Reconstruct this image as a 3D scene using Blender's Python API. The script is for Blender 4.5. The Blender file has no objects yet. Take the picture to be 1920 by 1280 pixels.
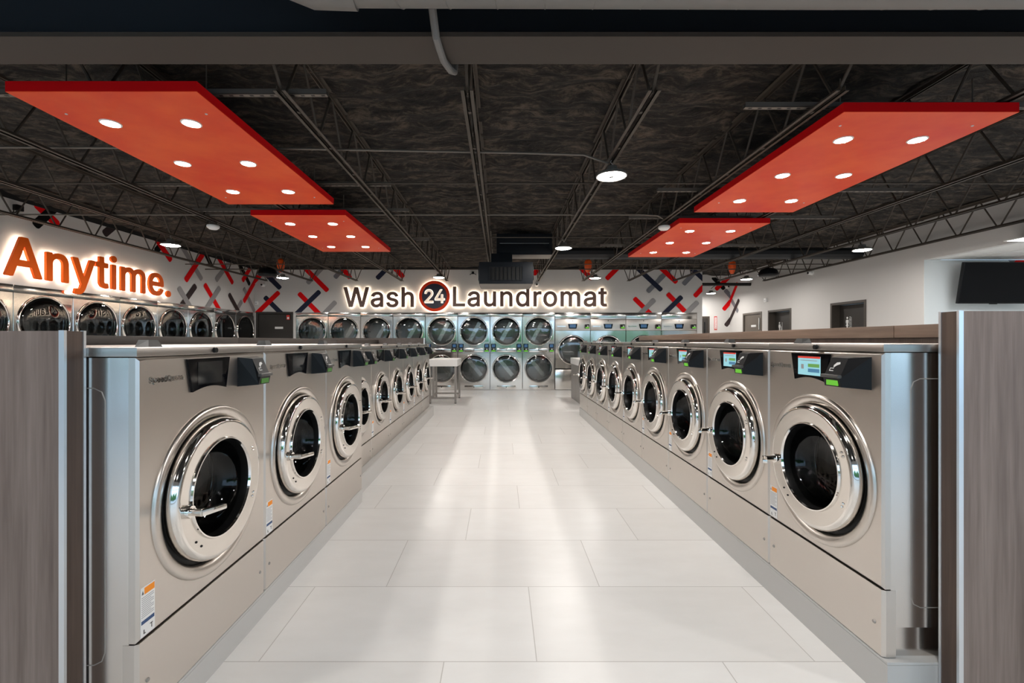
import bpy, bmesh, math, random
from mathutils import Vector, Matrix, noise

random.seed(7)
SC = bpy.context.scene
COL = SC.collection
PI = math.pi

# ------------------------------------------------------------------ camera, world, exposure
CAM_H = 1.38
cam_d = bpy.data.cameras.new('camera')
cam_d.sensor_width = 36.0
cam_d.lens = 853 * 36 / 1920
cam_d.shift_x = 21 / 1920
cam_d.clip_start = 0.05
cam = bpy.data.objects.new('camera', cam_d)
cam.location = (0, 0, CAM_H)
cam.rotation_euler = (PI / 2, 0, 0)
COL.objects.link(cam)
SC.camera = cam

world = bpy.data.worlds.new('sky')
SC.world = world
world.use_nodes = True
bg = world.node_tree.nodes['Background']
bg.inputs[0].default_value = (0.50, 0.74, 1.0, 1)
bg.inputs[1].default_value = 1.5

SC.view_settings.view_transform = 'Standard'
SC.view_settings.look = 'None'
SC.view_settings.gamma = 1
SC.view_settings.use_curve_mapping = False
SC.view_settings.exposure = 1.0

DOWN_E = 260.0     # emission of the small downlights in the red panels
BAY_E = 110.0      # emission of the round high-bay lamps
HALO_E = 4.5       # emission of the LED strips behind the sign letters
WARM = (1.0, 0.90, 0.79)


# ------------------------------------------------------------------ materials
def mat(name, color=(.8, .8, .8), rough=.5, metal=0.0, emit=None, estr=0.0, spec=None, coat=0.0):
    m = bpy.data.materials.new(name)
    m.use_nodes = True
    b = m.node_tree.nodes['Principled BSDF']
    b.inputs['Base Color'].default_value = (*color, 1)
    b.inputs['Roughness'].default_value = rough
    b.inputs['Metallic'].default_value = metal
    if spec is not None:
        b.inputs['Specular IOR Level'].default_value = spec
    if coat:
        b.inputs['Coat Weight'].default_value = coat
        b.inputs['Coat Roughness'].default_value = .1
    if emit:
        b.inputs['Emission Color'].default_value = (*emit, 1)
        b.inputs['Emission Strength'].default_value = estr
    return m


def N(m, kind, **kw):
    n = m.node_tree.nodes.new(kind)
    for k, v in kw.items():
        setattr(n, k, v)
    return n


def L(m, a, b):
    m.node_tree.links.new(a, b)


def bsdf(m):
    return m.node_tree.nodes['Principled BSDF']


def math_node(m, op, a, b=None):
    n = N(m, 'ShaderNodeMath', operation=op)
    for i, v in enumerate((a, b)):
        if v is None:
            continue
        if isinstance(v, (int, float)):
            n.inputs[i].default_value = v
        else:
            L(m, v, n.inputs[i])
    return n.outputs[0]


def noise_of(m, coord, scale, detail=3, rough=.5, vec_scale=(1, 1, 1)):
    mp = N(m, 'ShaderNodeMapping')
    mp.inputs['Scale'].default_value = vec_scale
    L(m, coord, mp.inputs[0])
    n = N(m, 'ShaderNodeTexNoise')
    n.inputs['Scale'].default_value = scale
    n.inputs['Detail'].default_value = detail
    n.inputs['Roughness'].default_value = rough
    L(m, mp.outputs[0], n.inputs['Vector'])
    return n.outputs['Fac']


def ramp(m, fac, stops):
    r = N(m, 'ShaderNodeValToRGB')
    while len(r.color_ramp.elements) < len(stops):
        r.color_ramp.elements.new(.5)
    for e, (p, c) in zip(r.color_ramp.elements, stops):
        e.position = p
        e.color = (*c, 1)
    L(m, fac, r.inputs[0])
    return r.outputs[0]


def bump(m, height, strength, dist):
    b = N(m, 'ShaderNodeBump')
    b.inputs['Strength'].default_value = strength
    b.inputs['Distance'].default_value = dist
    L(m, height, b.inputs['Height'])
    L(m, b.outputs[0], bsdf(m).inputs['Normal'])


def steel(name, color, rough, wave, wave_scale=2.2):
    """brushed stainless sheet: slightly wavy"""
    m = mat(name, color, rough, 1.0)
    pos = N(m, 'ShaderNodeNewGeometry').outputs['Position']
    w = noise_of(m, pos, wave_scale, 1.5, .4, (1, 1, .45))
    bump(m, w, 1.0, wave)
    return m


STEEL = steel('brushed_steel', (.62, .575, .53), .30, .006)
STEEL_SIDE = steel('brushed_steel_side', (.66, .62, .58), .18, .006)
STEEL_TOP = steel('brushed_steel_lid', (.42, .395, .37), .34, .003)  # darker copy of the steel, toning down grazing glare on the lids
SHEET = steel('bright_steel_sheet', (.70, .68, .65), .13, .018, 1.8)
CHROME = mat('polished_chrome', (.80, .77, .73), .07, 1.0)
SATIN = steel('satin_steel', (.76, .72, .67), .22, .0015, 4)
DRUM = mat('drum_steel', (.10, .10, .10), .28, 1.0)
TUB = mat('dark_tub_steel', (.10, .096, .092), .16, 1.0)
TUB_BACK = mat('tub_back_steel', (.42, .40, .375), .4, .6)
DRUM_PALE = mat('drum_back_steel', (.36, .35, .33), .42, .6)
BLACK = mat('black_plastic', (.006, .006, .007), .35, spec=.22)
RUBBER = mat('black_rubber', (.004, .004, .004), .4, spec=.2)
GLOSS_BLACK = mat('black_glass', (.003, .003, .004), .06, spec=.15)
GREY_PLASTIC = mat('dark_grey_plastic', (.06, .058, .056), .4)
PICTO = mat('white_print', (.75, .75, .74), .5)
LCD = mat('green_lcd', (.05, .22, .02), .4, emit=(.25, .9, .05), estr=.22)
LCD_DIM = mat('green_lcd_dim', (.03, .12, .02), .4, emit=(.2, .6, .05), estr=.05)
SCREEN_OFF = mat('screen_off', (.012, .013, .014), .08, spec=.4)
SCREEN_ON = mat('screen_on', (.1, .2, .22), .3, emit=(.30, .62, .70), estr=.42)
SCREEN_RED = mat('screen_red', (.3, .02, .02), .3, emit=(.8, .06, .03), estr=.3)
SCREEN_GREEN = mat('screen_green', (.1, .2, .05), .3, emit=(.10, .30, .07), estr=.35)
SCREEN_BLUE = mat('screen_blue', (.05, .1, .2), .3, emit=(.05, .20, .32), estr=.35)
SCREEN_DRY = mat('screen_blue_dim', (.02, .04, .08), .15, emit=(.10, .25, .5), estr=.15)
STICKER = mat('white_paper', (.74, .74, .73), .6)
ORANGE_INK = mat('orange_ink', (.85, .26, .01), .6)
BLUE_INK = mat('blue_ink', (.03, .07, .17), .6)
GREY_INK = mat('grey_ink', (.36, .36, .37), .6)
WHITE = mat('white_paint', (.80, .79, .77), .55)
QUARTZ = mat('white_laminate', (.82, .81, .79), .3)
BASE_TILE = mat('grey_base_tile', (.47, .46, .445), .35)
STRIP = mat('aluminium_trim', (.72, .74, .76), .28, .85)
GUNMETAL = mat('grey_frame_paint', (.30, .28, .26), .4, .3)
JOIST = mat('joist_paint', (.066, .053, .042), .55, spec=.35)
JOIST_PALE = mat('bare_strut_steel', (.17, .15, .13), .5, .5)
MATT_BLACK = mat('black_wall_top', (.008, .008, .008), .8)
BEAM_FACE = mat('beam_paint', (.058, .047, .039), .65, spec=.3)
BEAM_SHADED = mat('beam_shaded_tone', (.016, .022, .030), .45)  # shade and blue daylight on the web put into its colour
DUCT = mat('duct_paint', (.16, .155, .15), .5)
DUCT_DARK = mat('duct_dark_paint', (.022, .023, .025), .5, spec=.3)
UNIT = mat('air_unit_paint', (.010, .012, .016), .5, spec=.2)
UNIT_UNDER = mat('air_unit_under_paint', (.26, .235, .21), .5)
DOOR_DARK = mat('dark_brown_door', (.030, .026, .023), .45)
DOOR_BROWN = mat('brown_door', (.055, .045, .037), .45)
DOOR_TAUPE = mat('taupe_door', (.135, .115, .095), .5)
SIGN_BROWN = mat('brown_letter_face', (.17, .098, .075), .45)
SIGN_ORANGE = mat('orange_letter_face', (.90, .125, .004), .5, spec=.2)
SIGN_RED = mat('red_ring_face', (.88, .055, .012), .5, spec=.2)
SIGN_NAVY = mat('navy_disc_face', (.028, .030, .055), .4)
SIGN_CREAM = mat('cream_digit_face', (.8, .7, .6), .5, emit=(1, .80, .62), estr=.25)
HALO = mat('led_backlight', (.9, .8, .7), .5, emit=(1.0, .84, .66), estr=HALO_E)
DIGIT_RIM = mat('lit_digit_rim', (.9, .8, .7), .5, emit=(1.0, .86, .68), estr=.9)
BAR_RED = mat('red_wall_graphic', (.72, .004, .006), .6, spec=.1)
BAR_NAVY = mat('navy_wall_graphic', (.022, .026, .050), .6, spec=.1)
BAR_GREY = mat('grey_wall_graphic', (.27, .26, .265), .5)
BAR_SLATE = mat('slate_wall_graphic', (.17, .175, .20), .5)
BAR_DARK = mat('charcoal_wall_graphic', (.045, .032, .032), .6, spec=.1)
BAR_BLACK = mat('black_wall_graphic', (.006, .006, .006), .6, spec=.1)
LENS = mat('downlight_lens', (.9, .9, .9), .4, emit=(1.0, .965, .915), estr=DOWN_E)
BAY_LENS = mat('high_bay_lens', (.9, .9, .9), .4, emit=(1.0, .955, .90), estr=BAY_E)
TROFFER = mat('troffer_lens', (.9, .9, .9), .4, emit=(.95, .98, 1.0), estr=7)
LAMP_BODY = mat('lamp_body_grey', (.25, .24, .23), .4, .5)
CANISTER = mat('orange_shell', (.80, .10, .008), .4)
SENSOR = mat('white_plastic', (.80, .80, .79), .4)
EXT_RED = mat('red_sign_paint', (.60, .03, .02), .5)
GREEN = mat('hedge_leaf', (.045, .16, .035), .8)
ASPHALT = mat('concrete_apron', (.48, .48, .48), .9)

# dark tinted glass for machine doors
GLASS = bpy.data.materials.new('tinted_door_glass')
GLASS.use_nodes = True
_nt = GLASS.node_tree
_nt.nodes.remove(_nt.nodes['Principled BSDF'])
_tr = _nt.nodes.new('ShaderNodeBsdfTransparent')
_tr.inputs[0].default_value = (.70, .71, .70, 1)
_gl = _nt.nodes.new('ShaderNodeBsdfGlossy')
_gl.inputs['Roughness'].default_value = .02
_fr = _nt.nodes.new('ShaderNodeFresnel')
_fr.inputs[0].default_value = 1.42
_mx = _nt.nodes.new('ShaderNodeMixShader')
_nt.links.new(_fr.outputs[0], _mx.inputs[0])
_nt.links.new(_tr.outputs[0], _mx.inputs[1])
_nt.links.new(_gl.outputs[0], _mx.inputs[2])
_nt.links.new(_mx.outputs[0], _nt.nodes['Material Output'].inputs[0])

GLASS_DRY = GLASS.copy()
GLASS_DRY.name = 'dryer_door_glass'
for _n in GLASS_DRY.node_tree.nodes:
    if _n.type == 'FRESNEL':
        _n.inputs[0].default_value = 2.1
    if _n.type == 'BSDF_TRANSPARENT':
        _n.inputs[0].default_value = (.62, .66, .67, 1)

# red gloss paint of the hanging panels
RED = mat('red_panel_paint', (.66, .055, .018), .38, spec=.18)
_p = N(RED, 'ShaderNodeNewGeometry').outputs['Position']
_f = noise_of(RED, _p, 1.6, 4, .6)
L(RED, ramp(RED, _f, [(.3, (.72, .035, .004)), (.7, (.84, .105, .016))]), bsdf(RED).inputs['Base Color'])
RED_EDGE = mat('red_panel_edge', (.62, .003, .006), .45, spec=.15)

# walls
WALL = mat('wall_paint', (.60, .585, .57), .7)
_p = N(WALL, 'ShaderNodeNewGeometry').outputs['Position']
bump(WALL, noise_of(WALL, _p, 90, 2), .12, .002)
WALL_BAY = mat('bay_wall_paint', (.72, .755, .76), .7)

# large white floor tiles, laid in a third bond
FLOOR = mat('floor_tile', (.8, .78, .75), .32)
_p = N(FLOOR, 'ShaderNodeNewGeometry').outputs['Position']
_s = N(FLOOR, 'ShaderNodeSeparateXYZ')
L(FLOOR, _p, _s.inputs[0])
_v = math_node(FLOOR, 'DIVIDE', math_node(FLOOR, 'SUBTRACT', _s.outputs[1], .162), .6)
_row = math_node(FLOOR, 'FLOOR', _v)
_u = math_node(FLOOR, 'DIVIDE', math_node(FLOOR, 'SUBTRACT', math_node(FLOOR, 'SUBTRACT', _s.outputs[0], .155 - 1.2),
               math_node(FLOOR, 'MULTIPLY', _row, .4)), 1.2)
_du = math_node(FLOOR, 'MULTIPLY', math_node(FLOOR, 'PINGPONG', _u, .5), 1.2)
_dv = math_node(FLOOR, 'MULTIPLY', math_node(FLOOR, 'PINGPONG', _v, .5), .6)
_d = math_node(FLOOR, 'MINIMUM', _du, _dv)
_g = math_node(FLOOR, 'GREATER_THAN', _d, .0022)
_cell = math_node(FLOOR, 'ADD', math_node(FLOOR, 'FLOOR', _u), math_node(FLOOR, 'MULTIPLY', _row, 7.13))
_wn = N(FLOOR, 'ShaderNodeTexWhiteNoise', noise_dimensions='1D')
L(FLOOR, _cell, _wn.inputs['W'])
_cl = noise_of(FLOOR, _p, 3.0, 5, .6, (1, 2.5, 1))
_tone = math_node(FLOOR, 'ADD', math_node(FLOOR, 'MULTIPLY', _wn.outputs[0], .25), math_node(FLOOR, 'MULTIPLY', _cl, .75))
_tc = ramp(FLOOR, _tone, [(.2, (.72, .705, .685)), (.8, (.80, .79, .775))])
_mix = N(FLOOR, 'ShaderNodeMix', data_type='RGBA')
L(FLOOR, _g, _mix.inputs['Factor'])
_mix.inputs['A'].default_value = (.50, .48, .455, 1)
L(FLOOR, _tc, _mix.inputs['B'])
L(FLOOR, _mix.outputs['Result'], bsdf(FLOOR).inputs['Base Color'])
bump(FLOOR, _g, .25, .002)


def wood(name, a, b, c, axis):
    m = mat(name, b, .42)
    p = N(m, 'ShaderNodeNewGeometry').outputs['Position']
    sc = (22, 22, .9) if axis == 'z' else (22, .9, 22)
    f1 = noise_of(m, p, 1.0, 5, .62, sc)
    f2 = noise_of(m, p, 1.0, 3, .5, tuple(v * 5 for v in sc))
    f = math_node(m, 'ADD', math_node(m, 'MULTIPLY', f1, .75), math_node(m, 'MULTIPLY', f2, .25))
    L(m, ramp(m, f, [(.30, a), (.5, b), (.70, c)]), bsdf(m).inputs['Base Color'])
    bump(m, f, .08, .001)
    return m


WOOD = wood('walnut_laminate', (.115, .078, .062), (.185, .135, .112), (.26, .20, .17), 'z')
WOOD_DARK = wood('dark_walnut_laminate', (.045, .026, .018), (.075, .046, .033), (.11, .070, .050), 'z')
WOOD_LONG = wood('walnut_laminate_ledge', (.13, .082, .056), (.19, .125, .088), (.25, .170, .125), 'y')
WOOD_BACK = wood('dark_ledge_laminate', (.030, .022, .018), (.045, .034, .028), (.06, .046, .040), 'y')

# sprayed black foam on the roof deck
FOAM = mat('sprayed_foam', (.05, .043, .036), .9)
_p = N(FOAM, 'ShaderNodeNewGeometry').outputs['Position']
_w = noise_of(FOAM, _p, 1.6, 2, .5)
_q = N(FOAM, 'ShaderNodeVectorMath', operation='MULTIPLY_ADD')
_wc = N(FOAM, 'ShaderNodeCombineXYZ')
L(FOAM, math_node(FOAM, 'MULTIPLY', _w, .55), _wc.inputs[1])
_q.inputs[1].default_value = (1, 1, 1)
L(FOAM, _p, _q.inputs[0])
L(FOAM, _wc.outputs[0], _q.inputs[2])
_a = noise_of(FOAM, _q.outputs[0], 2.0, 7, .68, (1.0, 3.6, 1))
_b = noise_of(FOAM, _q.outputs[0], 11, 6, .75, (.7, 1.6, 1))
_h = math_node(FOAM, 'ADD', _a, math_node(FOAM, 'MULTIPLY', _b, .22))
bump(FOAM, _h, 1.0, .16)
_pt = math_node(FOAM, 'ADD', math_node(FOAM, 'MULTIPLY', _a, .5), math_node(FOAM, 'MULTIPLY', _b, .5))
L(FOAM, ramp(FOAM, _pt, [(.41, (.004, .0032, .0026)), (.50, (.024, .0185, .0145)), (.60, (.12, .092, .068))]), bsdf(FOAM).inputs['Base Color'])  # patchy black over tan foam, plus ridge shade put into the colour


# ------------------------------------------------------------------ mesh helpers
class M:
    def __init__(self):
        self.v, self.f, self.mi = [], [], []

    def add(self, verts, faces, mi=0):
        o = len(self.v)
        self.v += [tuple(p) for p in verts]
        for f in faces:
            self.f.append([i + o for i in f])
            self.mi.append(mi)
        return self

    def box(self, x0, x1, y0, y1, z0, z1, mi=0, b=0.0, seg=2):
        if b:
            bm = bmesh.new()
            bmesh.ops.create_cube(bm, size=1)
            for v in bm.verts:
                v.co = ((x0 + x1) / 2 + v.co.x * (x1 - x0), (y0 + y1) / 2 + v.co.y * (y1 - y0), (z0 + z1) / 2 + v.co.z * (z1 - z0))
            bmesh.ops.bevel(bm, geom=bm.edges[:], offset=b, segments=seg, profile=.6, affect='EDGES')
            bm.verts.index_update()
            self.add([v.co[:] for v in bm.verts], [[v.index for v in f.verts] for f in bm.faces], mi)
            bm.free()
            return self
        vs = [(x, y, z) for x in (x0, x1) for y in (y0, y1) for z in (z0, z1)]
        return self.add(vs, [(0, 1, 3, 2), (4, 6, 7, 5), (0, 4, 5, 1), (2, 3, 7, 6), (0, 2, 6, 4), (1, 5, 7, 3)], mi)

    def shell(self, x0, x1, y0, y1, z0, z1, mi=0):
        """box left open at its front"""
        vs = [(x, y, z) for x in (x0, x1) for y in (y0, y1) for z in (z0, z1)]
        return self.add(vs, [(0, 1, 3, 2), (4, 6, 7, 5), (2, 3, 7, 6), (0, 2, 6, 4), (1, 5, 7, 3)], mi)

    def lathe(self, prof, c=(0, 0, 0), axis='y', seg=48, mi=0, a0=0.0, a1=2 * PI):
        full = abs(a1 - a0 - 2 * PI) < 1e-6
        n = seg if full else seg + 1
        vs, fs = [], []
        for r, h in prof:
            for k in range(n):
                t = a0 + (a1 - a0) * k / seg
                if axis == 'y':
                    vs.append((c[0] + r * math.cos(t), c[1] + h, c[2] + r * math.sin(t)))
                else:
                    vs.append((c[0] + r * math.cos(t), c[1] + r * math.sin(t), c[2] + h))
        for i in range(len(prof) - 1):
            for k in range(n if full else n - 1):
                k2 = (k + 1) % n
                fs.append((i * n + k, i * n + k2, (i + 1) * n + k2, (i + 1) * n + k))
        return self.add(vs, fs, mi)

    def disc(self, r, c, axis='y', seg=48, mi=0):
        vs = []
        for k in range(seg):
            t = 2 * PI * k / seg
            vs.append((c[0] + r * math.cos(t), c[1], c[2] + r * math.sin(t)) if axis == 'y' else
                      (c[0] + r * math.cos(t), c[1] + r * math.sin(t), c[2]))
        return self.add(vs, [list(range(seg))], mi)

    def tube(self, pts, r, seg=8, mi=0, cap=True):
        pts = [Vector(p) for p in pts]
        rings = []
        prev = None
        for i, p in enumerate(pts):
            t = (pts[min(i + 1, len(pts) - 1)] - pts[max(i - 1, 0)]).normalized()
            u = Vector((0, 0, 1)) if abs(t.z) < .9 else Vector((1, 0, 0))
            if prev is not None and prev.cross(t).length > 1e-3:
                u = prev
            a = (u - t * u.dot(t)).normalized()
            prev = a
            b = t.cross(a)
            rr = r[i] if isinstance(r, (list, tuple)) else r
            rings.append([p + (a * math.cos(2 * PI * k / seg) + b * math.sin(2 * PI * k / seg)) * rr for k in range(seg)])
        vs = [q for ring in rings for q in ring]
        fs = [(i * seg + k, i * seg + (k + 1) % seg, (i + 1) * seg + (k + 1) % seg, (i + 1) * seg + k)
              for i in range(len(rings) - 1) for k in range(seg)]
        if cap:
            fs += [list(range(seg))[::-1], [(len(rings) - 1) * seg + k for k in range(seg)]]
        return self.add(vs, fs, mi)

    def prism(self, poly, y0, y1, mi=0):
        """polygon in x,z, pushed along y"""
        n = len(poly)
        vs = [(x, y0, z) for x, z in poly] + [(x, y1, z) for x, z in poly]
        fs = [list(range(n)), [n + i for i in range(n)][::-1]] + [(i, n + i, n + (i + 1) % n, (i + 1) % n) for i in range(n)]
        return self.add(vs, fs, mi)

    def holed(self, x0, x1, z0, z1, cx, cz, r, y=0.0, hem=.008, back=.03, seg=64, mi=0):
        """sheet panel with a round hole, its outer edges hemmed back"""
        ang = [2 * PI * k / seg for k in range(seg)]
        for x, z in ((x0, z0), (x1, z0), (x0, z1), (x1, z1)):
            ang.append(math.atan2(z - cz, x - cx) % (2 * PI))
        ang.sort()

        def edge(t, i):
            dx, dz = math.cos(t), math.sin(t)
            k = 1e9
            if dx > 1e-9: k = min(k, (x1 - i - cx) / dx)
            if dx < -1e-9: k = min(k, (x0 + i - cx) / dx)
            if dz > 1e-9: k = min(k, (z1 - i - cz) / dz)
            if dz < -1e-9: k = min(k, (z0 + i - cz) / dz)
            return cx + dx * k, cz + dz * k
        n = len(ang)
        vs = [(cx + r * math.cos(t), y + back, cz + r * math.sin(t)) for t in ang]
        vs += [(cx + r * math.cos(t), y, cz + r * math.sin(t)) for t in ang]
        vs += [(edge(t, hem)[0], y, edge(t, hem)[1]) for t in ang]
        vs += [(edge(t, 0)[0], y + hem, edge(t, 0)[1]) for t in ang]
        vs += [(edge(t, 0)[0], y + back, edge(t, 0)[1]) for t in ang]
        fs = []
        for ring in range(4):
            for k in range(n):
                k2 = (k + 1) % n
                fs.append((ring * n + k, ring * n + k2, (ring + 1) * n + k2, (ring + 1) * n + k))
        return self.add(vs, fs, mi)

    def build(self, name, mats, parent=None, loc=(0, 0, 0), smooth=True, angle=32, front=False):
        me = bpy.data.meshes.new(name)
        me.from_pydata(self.v, [], self.f)
        if not isinstance(mats, (list, tuple)):
            mats = [mats]
        for m in mats:
            me.materials.append(m)
        me.polygons.foreach_set('material_index', self.mi)
        bm = bmesh.new()
        bm.from_mesh(me)
        bmesh.ops.recalc_face_normals(bm, faces=bm.faces)
        if front:      # an open sheet: turn its faces to the machine's front
            bm.normal_update()
            if sum(f.normal.y * f.calc_area() for f in bm.faces) > 0:
                bmesh.ops.reverse_faces(bm, faces=bm.faces)
        bm.to_mesh(me)
        bm.free()
        if smooth:
            me.shade_smooth()
            me.set_sharp_from_angle(angle=math.radians(angle))
        o = bpy.data.objects.new(name, me)
        o.location = loc
        if parent:
            o.parent = parent
        COL.objects.link(o)
        return o


def tag(o, label, cat, group=None):
    o['label'] = label
    o['category'] = cat
    if group:
        o['group'] = group
    return o


def thing(name, label, cat, loc=(0, 0, 0), rotz=0.0, group=None):
    o = bpy.data.objects.new(name, None)
    o.empty_display_size = .1
    o.location = loc
    o.rotation_euler = (0, 0, rotz)
    COL.objects.link(o)
    return tag(o, label, cat, group)


def struct(name, m, mats, parent=None, smooth=False):
    o = m.build(name, mats, parent, smooth=smooth)
    if not parent:
        o['kind'] = 'structure'
    return o


def dup(src, loc, rotz=None, label=None):
    def rec(o, parent):
        c = o.copy()
        COL.objects.link(c)
        if parent:
            c.parent = parent
        for ch in list(o.children):
            rec(ch, c)
        return c
    r = rec(src, None)
    r.location = loc
    if rotz is not None:
        r.rotation_euler = (0, 0, rotz)
    if label:
        r['label'] = label
    return r


ORD = ['first', 'second', 'third', 'fourth', 'fifth', 'sixth', 'seventh', 'eighth', 'ninth', 'tenth', 'eleventh', 'twelfth', 'thirteenth']

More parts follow.
